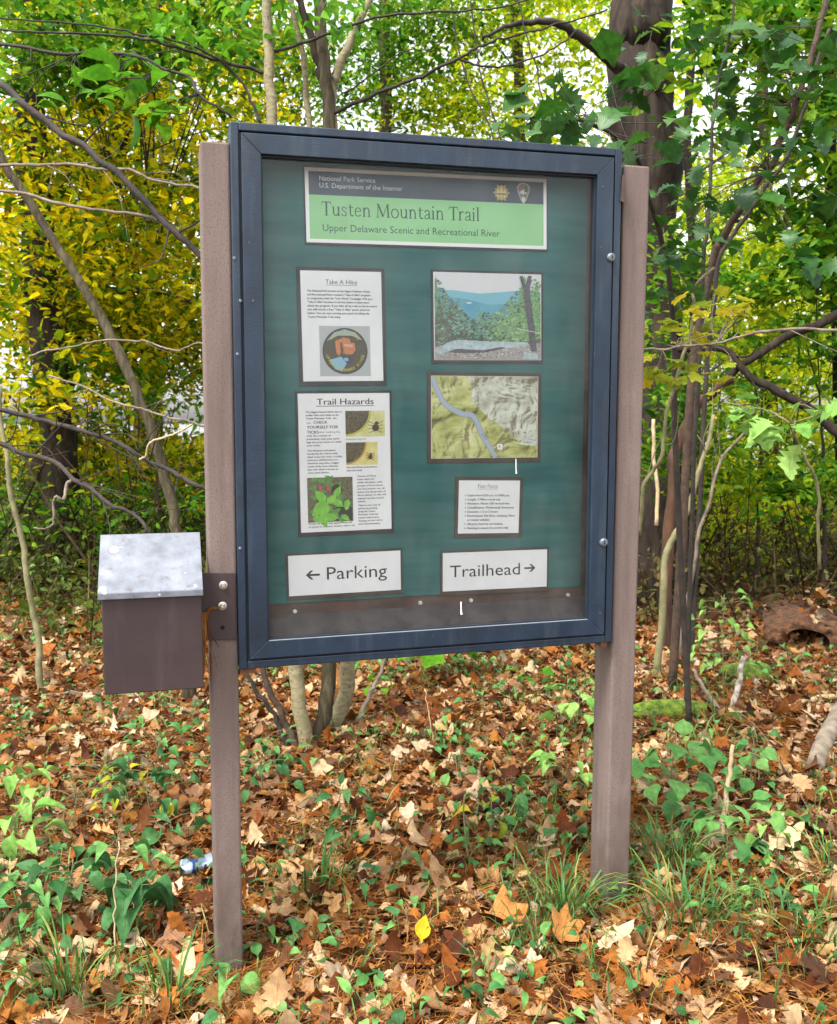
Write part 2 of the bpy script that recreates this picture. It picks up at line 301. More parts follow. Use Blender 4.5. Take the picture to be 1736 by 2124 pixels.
def spline(pts, n=6):
    """Catmull-Rom through the points."""
    P = [np.array(p, float) for p in pts]
    if len(P) < 3: return [P[0] + (P[1] - P[0]) * t for t in np.linspace(0, 1, n + 1)]
    P = [2 * P[0] - P[1]] + P + [2 * P[-1] - P[-2]]; out = []
    for i in range(1, len(P) - 2):
        a, b, c, d = P[i - 1:i + 3]
        for t in np.linspace(0, 1, n, endpoint=False):
            out.append(0.5 * (2 * b + (c - a) * t + (2 * a - 5 * b + 4 * c - d) * t * t + (3 * b - a - 3 * c + d) * t ** 3))
    out.append(P[-2]); return out
def wiggle(pts, amp, seed=0):
    r_ = np.random.default_rng(seed); q = [np.array(p, float) for p in pts]
    for i in range(1, len(q) - 1): q[i] = q[i] + r_.normal(0, amp, 3)
    return q

# big scattered meshes straight from arrays
def np_mesh(name, pieces, mats, parent=None, smooth=False):
    """pieces: list of (verts (n,3), faces (m,k), material index, uv (n,2) or None)."""
    V = []; LOOP = []; TOT = []; MI = []; UV = []; off = 0
    for v, f, mi, uv in pieces:
        V.append(v); LOOP.append((f + off).ravel()); TOT.append(np.full(len(f), f.shape[1])); MI.append(np.full(len(f), mi))
        UV.append((uv if uv is not None else np.zeros((len(v), 2)))[f.ravel()]); off += len(v)
    V = np.concatenate(V).astype(np.float32); LOOP = np.concatenate(LOOP).astype(np.int32); TOT = np.concatenate(TOT).astype(np.int32)
    me = bpy.data.meshes.new(name)
    me.vertices.add(len(V)); me.vertices.foreach_set('co', V.ravel())
    me.loops.add(len(LOOP)); me.loops.foreach_set('vertex_index', LOOP)
    me.polygons.add(len(TOT)); me.polygons.foreach_set('loop_start', np.concatenate([[0], np.cumsum(TOT)[:-1]]).astype(np.int32))
    for q in (mats if isinstance(mats, (list, tuple)) else [mats]): me.materials.append(q)
    me.polygons.foreach_set('material_index', np.concatenate(MI).astype(np.int32))
    if smooth: me.polygons.foreach_set('use_smooth', np.ones(len(TOT), bool))
    me.update(calc_edges=True)
    ul = me.uv_layers.new(name='UVMap'); ul.data.foreach_set('uv', np.concatenate(UV).astype(np.float32).ravel())
    me.validate()
    o = bpy.data.objects.new(name, me); return link(o, parent)
def rots(n, tilt, yaw=None, gen=rng):
    """Random headings, tilted off the horizontal by about tilt radians."""
    a = gen.uniform(0, 2 * PI, n) if yaw is None else yaw
    t = gen.normal(0, 1, n) * tilt; b = gen.normal(0, 1, n) * tilt
    ca, sa, ct, st, cb, sb = np.cos(a), np.sin(a), np.cos(t), np.sin(t), np.cos(b), np.sin(b)
    Z = np.zeros(n); O = np.ones(n)
    Rz = np.stack([np.stack([ca, -sa, Z], -1), np.stack([sa, ca, Z], -1), np.stack([Z, Z, O], -1)], 1)
    Ry = np.stack([np.stack([ct, Z, st], -1), np.stack([Z, O, Z], -1), np.stack([-st, Z, ct], -1)], 1)
    Rx = np.stack([np.stack([O, Z, Z], -1), np.stack([Z, cb, -sb], -1), np.stack([Z, sb, cb], -1)], 1)
    return Rz @ Ry @ Rx
def strew(T, pos, R, s, mi=0):
    tv, tf, tuv = T; n = len(pos); k = len(tv)
    v = np.einsum('nij,kj->nki', R, tv) * np.asarray(s)[:, None, None] + pos[:, None, :]
    f = tf[None] + (np.arange(n) * k)[:, None, None]
    return (v.reshape(-1, 3), f.reshape(-1, tf.shape[1]), mi, np.tile(tuv, (n, 1)))

# leaf shapes, one unit long along +x
def strip_leaf(widths, fold=0.25, curl=0.0, side=0.0, skew=0.0, seed=0):
    r_ = np.random.default_rng(seed); n = len(widths); v = []; uv = []
    for i, w in enumerate(widths):
        t = i / (n - 1); zc = curl * (t - 0.35) ** 2 * 2 + skew * math.sin(6 * t + seed); xx = t * (1 - 0.25 * abs(curl) * t)
        up = fold * w + side * w * w * 4
        v += [(xx, w * (1 - 0.4 * side), zc + up + r_.normal(0, 0.012)), (xx, 0, zc), (xx, -w * (1 - 0.4 * side), zc + up + r_.normal(0, 0.012))]
        uv += [(1, t), (0, t), (-1, t)]
    f = []
    for i in range(n - 1):
        a = i * 3; f += [(a, a + 1, a + 4, a + 3), (a + 1, a + 2, a + 5, a + 4)]
    return np.array(v), np.array(f), np.array(uv)
def oval(w, **k): return strip_leaf([0.012, 0.05 * w / .3, w * 0.8, w, w * 0.95, w * 0.7, w * 0.35, 0.004], **k)
def oak(w, **k): return strip_leaf([0.012, 0.018, w * .35, w * .62, w * .32, w * .95, w * .45, w * 1.05, w * .6, w * .85, w * .45, w * .4, 0.004], **k)
def palmate(lobes=5, curl=0.2, seed=0, fold=0.1, deep=0.55):
    r_ = np.random.default_rng(seed); v = [(0.32, 0, 0)]; uv = [(0, 0.3)]; n = lobes * 4
    for i in range(n):
        a = -2.6 + 5.2 * i / (n - 1); ph = (i % 4)
        base = 0.30 + 0.34 * math.cos(a * 0.5) ** 2
        q = base * (1.0 if ph == 2 else (deep + 0.1 if ph == 0 else 0.80)) * r_.uniform(0.9, 1.1)
        x = 0.32 + q * math.cos(a); y = q * math.sin(a)
        z = curl * (x * x * 0.6 - 0.2) + fold * abs(y) + curl * y * y * 1.4 * (1 if seed % 2 else -1) + r_.normal(0, 0.03)
        v.append((x, y, z)); uv.append((y * 2, x))
    v.append((-0.12, 0.006, 0)); uv.append((0, 0)); v.append((-0.12, -0.006, 0.0)); uv.append((0, 0))
    f = [(0, i, i + 1) for i in range(1, n)] + [(0, n, n + 1), (0, n + 2, 1)]
    return np.array(v), np.array(f), np.array(uv)
SMALL = (np.array([(0, 0, 0), (.3, .2, .06), (.68, .2, .05), (1, 0, -.05), (.68, -.2, .05), (.3, -.2, .06)]), np.array([(0, 3, 2, 1), (0, 5, 4, 3)]), np.zeros((6, 2)))
BROAD = (np.array([(0, 0, 0), (.2, .33, .06), (.62, .30, .05), (1, 0, -.08), (.62, -.30, .05), (.2, -.33, .06)]), np.array([(0, 3, 2, 1), (0, 5, 4, 3)]), np.zeros((6, 2)))

# ------------------------------------------------------------------ ground, river
m, nt, b = mat('forest_floor'); L = nt.links
tc = node(nt, 'ShaderNodeTexCoord')
n1 = node(nt, 'ShaderNodeTexNoise', Scale=22.0, Detail=9.0, Roughness=0.72); L.new(tc.outputs['Object'], n1.inputs['Vector'])
r1 = ramp(nt, [(0.30, (0.022, 0.011, 0.005)), (0.48, (0.085, 0.036, 0.013)), (0.60, (0.18, 0.080, 0.027)), (0.74, (0.34, 0.19, 0.08))]); L.new(n1.outputs[0], r1.inputs[0])
n2 = node(nt, 'ShaderNodeTexNoise', Scale=0.8, Detail=4.0); L.new(tc.outputs['Object'], n2.inputs['Vector'])
r2 = ramp(nt, [(0.45, (0, 0, 0)), (0.70, (1, 1, 1))]); L.new(n2.outputs[0], r2.inputs[0])
mx = node(nt, 'ShaderNodeMixRGB'); L.new(r2.outputs[0], mx.inputs[0]); L.new(r1.outputs[0], mx.inputs[1]); mx.inputs[2].default_value = (0.045, 0.052, 0.012, 1)
L.new(mx.outputs[0], b.inputs['Base Color']); b.inputs['Roughness'].default_value = 0.95
bp = node(nt, 'ShaderNodeBump', Strength=0.8, Distance=0.03); L.new(n1.outputs[0], bp.inputs['Height']); L.new(bp.outputs[0], b.inputs['Normal'])
M['floor'] = m
gu = np.linspace(-1, 1, 221); gx = 0.5 + 1.2 * np.sinh(6.3 * gu); gy = 1.5 + 1.2 * np.sinh(6.3 * gu)
X, Y = np.meshgrid(gx, gy, indexing='ij'); Z = gz(X, Y); n = len(gu)
ii, jj = np.meshgrid(np.arange(n - 1), np.arange(n - 1), indexing='ij'); a = (ii * n + jj).ravel()
o = np_mesh('ground', [(np.stack([X, Y, Z], -1).reshape(-1, 3), np.stack([a, a + n, a + n + 1, a + 1], -1), 0, None)], M['floor'], smooth=True); o['kind'] = 'structure'
m, nt, b = mat('river_water'); b.inputs['Base Color'].default_value = (0.10, 0.12, 0.12, 1); b.inputs['Roughness'].default_value = 0.12; b.inputs['IOR'].default_value = 1.33
nn = node(nt, 'ShaderNodeTexNoise', Scale=2.5, Detail=3.0); bp = node(nt, 'ShaderNodeBump', Strength=0.05, Distance=0.1)
nt.links.new(nn.outputs[0], bp.inputs['Height']); nt.links.new(bp.outputs[0], b.inputs['Normal'])
mb = MB(); mb.add([(-300, 30, -0.72), (400, 30, -0.72), (400, 390, -0.72), (-300, 390, -0.72)], [(0, 1, 2, 3)]); o = mb.build('river', m); o['kind'] = 'structure'

# ------------------------------------------------------------------ the notice board
FW, ZT, ZB, FY = 1.116, 2.318, 0.865, -0.020
TILT = 'racked'                                                  # the case has sagged: its level lines climb a little to the right
board = thing('notice_board', 'tall trailside notice board with blue metal glazed case held between two brown posts', 'notice board', (0, 0, 0))
def post(xt, xb, w, y0, y1, zt, zb):
    mb = MB(); k = 24
    for i in range(k): pass
    x0t, x1t, x0b, x1b = xt - w[0] / 2, xt + w[0] / 2, xb - w[1] / 2, xb + w[1] / 2
    mb.add([(x0b, y0, zb), (x1b, y0, zb), (x1b, y1, zb), (x0b, y1, zb), (x0t, y0, zt), (x1t, y0, zt), (x1t, y1, zt), (x0t, y1, zt)],
           [(0, 3, 2, 1), (4, 5, 6, 7), (0, 1, 5, 4), (1, 2, 6, 5), (2, 3, 7, 6), (3, 0, 4, 7)])
    return mb.build('post', M['post'], board, bevel=0.006)
p1 = post(-0.0375, -0.040, (0.076, 0.076), 0.0, 0.128, 2.270, -0.15)
p2 = post(1.1745, 1.1645, (0.084, 0.078), 0.0, 0.122, 2.291, -0.10)
mb = MB(); t = 0.022                                             # the case: outer lip and box
mb.box((0, FY, ZB), (t, 0.10, ZT)); mb.box((FW - t, FY, ZB), (FW, 0.10, ZT)); mb.box((t, FY, ZT - t), (FW - t, 0.10, ZT)); mb.box((t, FY, ZB), (FW - t, 0.10, ZB + t))
mb.build('case', M['frame'], board, bevel=0.003, rot=TILT)
mb = MB(); mb.box((t, 0.082, ZB + t), (FW - t, 0.097, ZT - t)); mb.build('back_panel', M['brownboard'], board, rot=TILT)
mb = MB(); mb.box((t, FY + 0.010, ZB + t), (t + 0.006, -0.001, ZT - t)); mb.box((FW - t - 0.006, FY + 0.010, ZB + t), (FW - t, -0.001, ZT - t))
mb.box((t + .006, FY + 0.010, ZT - t - 0.006), (FW - t - .006, -0.001, ZT - t)); mb.box((t + .006, FY + 0.010, ZB + t), (FW - t - .006, -0.001, ZB + t + 0.006))
mb.build('door_gap', M['groove'], board, rot=TILT)
# mitred door
a0, a1 = t + 0.006, 0.079; ab = 0.076; yb0, yb1 = FY - 0.006, 0.008
door = MB(); X0, X1, Z0, Z1 = a0, FW - a0, ZB + a0, ZT - a0; x0, x1, z0, z1 = a1, FW - a1, ZB + ab, ZT - a1
for q in ([(X0, Z0), (X1, Z0), (x1, z0), (x0, z0)], [(X1, Z0), (X1, Z1), (x1, z1), (x1, z0)], [(X1, Z1), (X0, Z1), (x0, z1), (x1, z1)], [(X0, Z1), (X0, Z0), (x0, z0), (x0, z1)]):
    door.prism(q, yb0, yb1)
dr = door.build('door', M['frame'], board, bevel=0.0016, rot=TILT)
mb = MB()
for zz in (ZB + 0.04,): pass
bead = MB(); bw = 0.004
bead.box((x0, -0.014, z0), (x1, -0.004, z0 + bw)); bead.box((x0, -0.014, z1 - bw), (x1, -0.004, z1)); bead.box((x0, -0.014, z0 + bw), (x0 + bw, -0.004, z1 - bw)); bead.box((x1 - bw, -0.014, z0 + bw), (x1, -0.004, z1 - bw))
bead.build('bead', M['groove'], dr, rot=TILT)
mb = MB(); mb.box((x0 + 0.001, -0.0035, z0 + 0.001), (x1 - 0.001, 0.0005, z1 - 0.001)); mb.build('glass_pane', M['glass'], dr, rot=TILT)
mb = MB(); mb.box((x0 + .004, FY - 0.0045, z0 - 0.0035), (x1 - .004, FY - 0.0005, z0 + 0.001)); mb.build('sill_strip', plain('strip_alu', (0.26, 0.28, 0.30), 0.4, 0.0), dr, rot=TILT)
mb = MB(); mb.box((t + .001, 0.074, 1.024), (1.052, 0.0815, ZT - t - .001)); mb.build('green_panel', M['felt'], board, rot=TILT)
mb = MB(); xa_, xb_ = t + .0125, FW - t - .0125; mb.add([(x_, y_, z_) for x_ in (xa_, xb_) for y_, z_ in ((.012, ZB + t + .001), (.012, .944), (.081, .990), (.081, ZB + t + .001))], [(0, 1, 2, 3), (7, 6, 5, 4), (0, 4, 5, 1), (1, 5, 6, 2), (2, 6, 7, 3), (3, 7, 4, 0)]); mb.build('ledge', M['ledge'], board, rot=TILT)
for xa_ in (t + .0005, FW - t - .012):
    mb = MB(); mb.box((xa_, 0.011, 0.946), (xa_ + .0115, 0.0805, ZT - t - .002)); mb.build('side_lining', M['sidewall'], board, rot=TILT)
for x, z in ((1.083, 2.018 - .0104), (1.078, 1.184 - .0104)):
    mb = MB(); mb.disc((x, yb0, z), 0.0125, 0.010, 18, 0); o = mb.build('lock', M['bluesteel'], dr, rot=TILT)
    k = MB(); k.box((x - .0015, yb0 - .0112, z - .006), (x + .0015, yb0 - .0098, z + .004)); k.build('keyhole', M['hole'], o, rot=TILT)
mb = MB(); mb.prism([(1.112, 2.18), (1.122, 2.175), (1.125, 2.245), (1.117, 2.255)], -0.0265, -0.0205); mb.build('rust_patch', M['brownboard'], board)
for x in (0.012, 1.098):
    mb = MB(); mb.box((x - .008, 0.0, ZB - .018), (x + .035 if x < .5 else x + .012, 0.06, ZB - .001)); mb.build('bracket', M['rust'], board, rot=TILT)
rr = random.Random(5)
for x, z in ((0.006, 1.97), (0.010, 1.72), (0.008, 1.2), (0.020, 1.86)):
    mb = MB(); mb.disc((x, FY, z), 0.0045, 0.003, 10); mb.build('screw', M['bluesteel'], board, rot=TILT)

# ------------------------------------------------------------------ printing: lettering and pictures
def text_polys(s, size, shear=0.0):
    cu = bpy.data.curves.new('t', 'FONT'); cu.body = s; cu.size = size; cu.resolution_u = 3; cu.shear = shear
    ob = bpy.data.objects.new('t', cu); COL.objects.link(ob)
    me = bpy.data.meshes.new_from_object(ob)
    v = [(w.co.x, w.co.y) for w in me.vertices]; f = [tuple(p.vertices) for p in me.polygons]
    bpy.data.objects.remove(ob); bpy.data.curves.remove(cu); bpy.data.meshes.remove(me)
    return v, f
def put_text(mb, s, x, z, width=None, height=None, y=-0.0046, center=False, mi=0, bold=0.0):
    """Left end of the baseline at x,z; the line fills width (or is of cap height height)."""
    v, f = text_polys(s, 1.0)
    if not v: return
    xs = [p[0] for p in v]; x0, x1 = min(xs), max(xs); w = x1 - x0
    sy = height / 0.70 if height else width / w
    sx = width / w if width else sy
    ox = x - (w * sx / 2 if center else 0)
    for k in ([0.0] if not bold else [-bold, bold]):
        mb.add([(ox + (p[0] - x0) * sx + k, y - (0.0001 if k > 0 else 0), z + p[1] * sy) for p in v], f, mi)
SERIF = {
 'T': (.56, [([(.28, .66), (.28, 0)], .095), ([(.02, .66), (.54, .66)], .045), ([(.17, .015), (.39, .015)], .03), ([(.035, .66), (.02, .52)], .035), ([(.525, .66), (.54, .52)], .035)]),
 'u': (.53, [([(.12, .44), (.12, .15), (.16, .05), (.24, .02), (.32, .04), (.40, .12)], .075), ([(.41, .46), (.41, 0)], .085), ([(.03, .445), (.12, .445)], .03), ([(.32, .445), (.41, .445)], .03), ([(.41, .015), (.50, .015)], .03)]),
 's': (.41, [([(.32, .33), (.31, .41), (.21, .45), (.11, .42), (.08, .34), (.14, .27), (.26, .2), (.33, .13), (.30, .04), (.2, .01), (.1, .03), (.06, .13)], .06)]),
 't': (.36, [([(.15, .58), (.15, .12), (.19, .03), (.26, .02), (.34, .06)], .075), ([(.04, .44), (.33, .44)], .035)]),
 'e': (.46, [([(.08, .26), (.38, .26)], .035), ([(.38, .26), (.36, .38), (.24, .45), (.11, .38), (.06, .22), (.11, .07), (.24, .01), (.39, .09)], .065)]),
 'n': (.55, [([(.12, .44), (.12, 0)], .085), ([(.12, .32), (.2, .43), (.29, .45), (.38, .39), (.41, .27), (.41, 0)], .075), ([(.03, .015), (.21, .015)], .03), ([(.32, .015), (.50, .015)], .03), ([(.03, .445), (.12, .445)], .03)]),
 'M': (.86, [([(.10, 0), (.14, .66)], .04), ([(.14, .66), (.41, .04)], .095), ([(.41, .04), (.67, .66)], .04), ([(.69, .66), (.73, 0)], .095), ([(.02, .015), (.19, .015)], .03), ([(.62, .015), (.84, .015)], .03), ([(.04, .655), (.16, .655)], .03), ([(.66, .655), (.78, .655)], .03)]),
 'o': (.52, [([(.26 + .20 * math.cos(q), .225 + .225 * math.sin(q)) for q in np.linspace(0, 2 * PI, 21)], .068)]),
 'a': (.46, [([(.08, .34), (.14, .43), (.24, .45), (.32, .41), (.345, .31), (.345, .08), (.38, .02), (.44, .03)], .07), ([(.345, .26), (.2, .22), (.09, .15), (.08, .06), (.15, .01), (.26, .04), (.345, .12)], .06)]),
 'i': (.26, [([(.12, .44), (.12, 0)], .085), ([(.03, .445), (.12, .445)], .03), ([(.03, .015), (.21, .015)], .03), ([(.12, .57), (.12, .66)], .085)]),
 'r': (.38, [([(.12, .44), (.12, 0)], .085), ([(.12, .30), (.19, .41), (.28, .45), (.36, .43)], .07), ([(.03, .445), (.12, .445)], .03), ([(.03, .015), (.22, .015)], .03)]),
 'l': (.26, [([(.12, .70), (.12, 0)], .085), ([(.03, .69), (.12, .69)], .03), ([(.03, .015), (.21, .015)], .03)]),
 ' ': (.26, [])}
def put_serif(mb, s, x, z, width, y=-0.0046, squash=1.0):
    tot = sum(SERIF[c][0] for c in s); k = width / tot; q = 0; cx = x
    for c in s:
        for pts, w in SERIF[c][1]:
            P = np.array(pts); q += 1; T = np.gradient(P, axis=0); T /= np.linalg.norm(T, axis=1)[:, None] + 1e-9
            Nn = np.stack([-T[:, 1], T[:, 0]], 1); ww = w * (0.62 + 0.38 * np.abs(T[:, 1]))[:, None] if len(P) > 2 else w
            A = P + Nn * ww / 2; B = P - Nn * ww / 2; yy = y - 0.00002 * (q % 9)
            n_ = len(P)
            mb.add([(cx + p[0] * k, yy, z + p[1] * k * squash) for p in A] + [(cx + p[0] * k, yy, z + p[1] * k * squash) for p in B], [(n_ + i, n_ + i + 1, i + 1, i) for i in range(n_ - 1)])
        cx += SERIF[c][0] * k
def arc_text(mb, s, cx, cz, r, a0, a1, h, y, mi, inward=False):
    n_ = len(s)
    for i, ch in enumerate(s):
        if ch == ' ': continue
        a = a0 + (a1 - a0) * (i + 0.5) / n_
        v, f = text_polys(ch, h / 0.7)
        xs = [p[0] for p in v]; mid = (min(xs) + max(xs)) / 2
        rot = a - PI / 2 if not inward else a + PI / 2
        c_, s_ = math.cos(rot), math.sin(rot)
        pts = []
        for p in v:
            u, w = p[0] - mid, p[1] - h / 2
            pts.append((cx + r * math.cos(a) + u * c_ - w * s_, y, cz + r * math.sin(a) + u * s_ + w * c_))
        mb.add(pts, f, mi)

BY = 0.0735                                                     # face of the green panel
def sheet(name, label, c, mount=(0.008, 0.010), mm='mount', cat='poster', thick=0.004, paper='paper'):
    """c: corners BL, BR, TR, TL in board x,z. Returns root, width, height; parts are laid out in the sheet's own x,z."""
    (xa, za), (xb, zb), (xc, zc), (xd, zd) = c
    w = ((xb - xa) + (xc - xd)) / 2; h = ((zd - za) + (zc - zb)) / 2; tl = math.atan2((zb - za + zc - zd) / 2, w)
    root = thing(name, label, cat, ((xa + xd) / 2, BY, (za + zb) / 2 - tl * w / 2), (0, -tl, 0))
    mb = MB(); e, g = mount; mb.box((-e, -thick, -g), (w + e, 0, h + e)); mb.build('backing_board', M[mm], root, bevel=0.0008)
    mb = MB(); mb.box((0, -thick - 0.0015, 0), (w, -thick - 0.0001, h)); mb.build('paper', M[paper], root, bevel=0.0004)
    return root, w, h
def yl(k): return -0.0056 - 0.00025 * k                          # printed layers, one a hair above the other

# title banner
r, w, h = sheet('title_banner', 'wide green and navy title banner at the top of the notice board', [(0.211, 2.037), (0.923, 2.049), (0.921, 2.252), (0.208, 2.238)], (0.004, 0.006), paper='white', cat='sign')
e = 0.010; zn = h - 0.073
mb = MB(); mb.poly([(e, e), (w - e, e), (w - e, zn), (e, zn)], yl(1)); mb.build('title_field', M['lime'], r)
mb = MB(); mb.poly([(e, zn), (w - e, zn), (w - e, h - e), (e, h - e)], yl(1)); mb.build('heading_band', M['navy'], r)
mb = MB(); put_text(mb, 'National Park Service', 0.040, h - 0.034, width=0.158, y=yl(2)); put_text(mb, 'U.S. Department of the Interior', 0.040, h - 0.053, width=0.236, y=yl(2)); mb.build('heading_lettering', plain('pale_print', (0.62, 0.68, 0.74), 0.5), r)
mb = MB(); put_serif(mb, 'Tusten Mountain Trail', 0.044, 0.074, 0.462, yl(2), 1.12); mb.build('title_lettering', M['titleink'], r)
mb = MB(); put_text(mb, 'Upper Delaware Scenic and Recreational River', 0.046, 0.032, width=0.520, y=yl(2)); mb.build('subtitle_lettering', M['titleink'], r)
mb = MB(); cx, cz = 0.572, h - 0.045                             # compass-like gold emblem
pts = []
for i in range(24):
    a = i * PI / 12; q = [0.027, 0.019, 0.023, 0.019][i % 4]; pts.append((cx + q * 1.0 * math.cos(a), cz + q * math.sin(a)))
mb.poly(pts, yl(2), 0)
for dx, wd, hh in ((0, .006, .024), (-.010, .005, .015), (.010, .005, .015)):
    mb.poly([(cx + dx - wd, cz - .004), (cx + dx, cz - .016), (cx + dx + wd, cz - .004), (cx + dx + wd * .6, cz + hh * .4), (cx + dx, cz + hh * .8), (cx + dx - wd * .6, cz + hh * .4)], yl(3) - abs(dx) * .001, 1)
mb.poly([(cx - .014, cz - .006), (cx + .014, cz - .006), (cx + .014, cz - .002), (cx - .014, cz - .002)], yl(5), 2)
mb.build('scout_emblem', [plain('emblem_gold', (0.50, 0.38, 0.12), 0.5), plain('emblem_light', (0.72, 0.62, 0.36), 0.5), plain('emblem_brown', (0.22, 0.13, 0.04), 0.5)], r)
def arrowhead(mb, cx, cz, s, y, mi):
    mb.poly([(cx, cz - s), (cx + .25 * s, cz - .72 * s), (cx + .42 * s, cz - .3 * s), (cx + .62 * s, cz + .2 * s), (cx + .66 * s, cz + .62 * s), (cx + .40 * s, cz + .92 * s), (cx, cz + 1.0 * s), (cx - .40 * s, cz + .92 * s), (cx - .66 * s, cz + .62 * s), (cx - .62 * s, cz + .2 * s), (cx - .42 * s, cz - .3 * s), (cx - .25 * s, cz - .72 * s)], y, mi)
mb = MB(); cx, cz = 0.640, h - 0.044
arrowhead(mb, cx, cz, 0.030, yl(2), 0); arrowhead(mb, cx, cz + .001, 0.026, yl(3), 1)
mb.poly([(cx - .014, cz + .002), (cx - .002, cz - .004), (cx + .014, cz + .002), (cx + .006, cz + .012), (cx - .004, cz + .009)], yl(4), 2)
mb.poly([(cx + .002, cz + .004), (cx + .013, cz + .002), (cx + .010, cz + .022), (cx + .006, cz + .024)], yl(5), 3)
mb.poly([(cx - .006, cz - .018), (cx, cz - .026), (cx + .006, cz - .018), (cx + .003, cz - .010), (cx - .004, cz - .010)], yl(4), 2)
mb.build('arrowhead_emblem', [plain('ah_edge', (0.55, 0.50, 0.42), 0.5), plain('ah_brown', (0.22, 0.16, 0.10), 0.5), plain('ah_white', (0.62, 0.66, 0.66), 0.5), plain('ah_green', (0.05, 0.09, 0.04), 0.5)], r)

def para(mb, lines, x, z, width, lead, cap, y, mi=0, widths=None):
    for i, s in enumerate(lines):
        if s: put_text(mb, s, x, z - i * lead, width=width * (widths[i] if widths else min(1.0, len(s) / max(len(q) for q in lines) * 1.02)), height=cap, y=y, mi=mi, bold=.00028)

# Take A Hike sheet
r, w, h = sheet('hike_notice', 'white letter-size notice headed Take A Hike with a round patch picture', [(0.198, 1.655), (0.427, 1.658), (0.426, 1.965), (0.195, 1.959)], (0.010, 0.013))
mb = MB(); put_text(mb, 'Take A Hike', w / 2, h - 0.036, width=0.090, y=yl(1), center=True); mb.box((w / 2 - .045, yl(1) - .0001, h - .0395), (w / 2 + .045, yl(1), h - .0385))
para(mb, ['The National Park Service on the Upper Delaware Scenic', 'and Recreational River created a "Take A Hike" program', "in conjunction with the \"Let's Move\" Campaign. Pick up a", '"Take A Hike" brochure in the box below to learn more', 'about the program. If you hike all six trails in the brochure', 'you will receive a free "Take A Hike" patch, pictured', 'below. You can start earning your patch by hiking the', 'Tusten Mountain Trail today.'], 0.018, h - 0.058, 0.198, 0.0102, 0.0058, yl(1))
mb.build('lettering', M['ink'], r)
mb = MB(); s = 0.0725; cx, cz = 0.121, 0.084
mb.poly([(cx - s, cz - .070), (cx + s, cz - .070), (cx + s, cz + .070), (cx - s, cz + .070)], yl(1), 0)
disc_ = lambda q: [(cx + q * math.cos(i * PI / 24), cz + q * math.sin(i * PI / 24)) for i in range(48)]
mb.poly(disc_(.0645), yl(2), 1); mb.poly(disc_(.0615), yl(3), 2)
mb.poly([(cx - .052, cz + .028), (cx - .03, cz + .052), (cx, cz + .061), (cx + .03, cz + .052), (cx + .05, cz + .03), (cx + .02, cz + .043), (cx - .02, cz + .043)], yl(4), 3)
mb.poly([(cx - .046, cz - .024), (cx - .012, cz - .015), (cx + .004, cz - .034), (cx - .010, cz - .056), (cx - .030, cz - .050)], yl(4), 4)
mb.poly([(cx - .012, cz - .014), (cx + .020, cz - .012), (cx + .030, cz + .0), (cx + .018, cz - .036), (cx + .006, cz - .038), (cx - .002, cz - .028)], yl(5), 6)
mb.poly([(cx - .028, cz + .028), (cx - .004, cz + .038), (cx + .014, cz + .034), (cx + .016, cz + .024), (cx + .028, cz + .022), (cx + .030, cz + .004), (cx + .022, cz - .008), (cx + .004, cz - .010), (cx - .012, cz - .002), (cx - .018, cz - .014), (cx - .026, cz - .004)], yl(6), 5)
mb.poly([(cx - .014, cz + .022), (cx - .010, cz + .026), (cx - .004, cz + .000), (cx - .012, cz - .010)], yl(7), 2)
mb.poly([(cx - .002, cz + .020), (cx + .022, cz + .018), (cx + .022, cz + .012), (cx - .002, cz + .013)], yl(7), 8)
mb.poly([(cx - .006, cz - .020), (cx + .006, cz - .018), (cx + .010, cz - .026), (cx, cz - .029)], yl(7), 4)
arc_text(mb, 'TAKE A HIKE', cx, cz, .0525, PI * 0.80, PI * 0.20, .0095, yl(8), 7)
arc_text(mb, 'UPPER DELAWARE RIVER', cx, cz, .0525, PI * 1.06, PI * 1.94, .0085, yl(8), 7, inward=True)
mb.build('patch_picture', [plain('p_grey', (0.42, 0.45, 0.46), .6), plain('p_black', (0.012, 0.016, 0.022), .6), mottled('p_olive', (0.045, 0.038, 0.022), (0.085, 0.070, 0.035), 120, .7), plain('p_sky', (0.33, 0.40, 0.40), .6), plain('p_blue', (0.22, 0.45, 0.58), .6), mottled('p_orange', (0.50, 0.15, 0.03), (0.60, 0.22, 0.07), 120, .6), plain('p_dark', (0.04, 0.025, 0.045), .6), plain('p_yellow', (0.55, 0.52, 0.05), .6), plain('p_pink', (0.62, 0.36, 0.26), .6)], r)

# Trail Hazards sheet
r, w, h = sheet('hazards_notice', 'white notice headed Trail Hazards with tick and ivy pictures', [(0.188, 1.228), (0.451, 1.231), (0.449, 1.625), (0.184, 1.620)], (0.007, 0.012))
sx = w / 1230.0; sz = h / 1845.0                                 # the sheet as measured in units of its photograph
Xs = lambda u: (u - 170) * sx
Zs = lambda v_: h - (v_ - 100) * sz
mb = MB(); put_text(mb, 'Trail Hazards', Xs(420), Zs(248), width=760 * sx, height=80 * sz, y=yl(1), bold=.0004); mb.box((Xs(410), yl(1) - .0001, Zs(272)), (Xs(1190), yl(1), Zs(264)))
mb.build('heading', M['ink'], r)
mb = MB(); cap = 24 * sz
def blk(lines, u, v0, lead, full, c=cap, bold=0):
    mxl = max(len(q) for q in lines)
    for i, s in enumerate(lines): put_text(mb, s, Xs(u), Zs(v0 + i * lead), width=full * sx * len(s) / mxl, height=c, y=yl(1), bold=bold or .00022)
blk(['The biggest hazard hikers face is', 'smaller than most think on the', 'Tusten Mountain Trail... the'], 270, 355, 42, 480)
put_text(mb, 'tick.', Xs(275), Zs(498), width=60 * sx, height=cap, y=yl(1)); put_text(mb, 'CHECK', Xs(372), Zs(498), width=180 * sx, height=36 * sz, y=yl(1), bold=.0003)
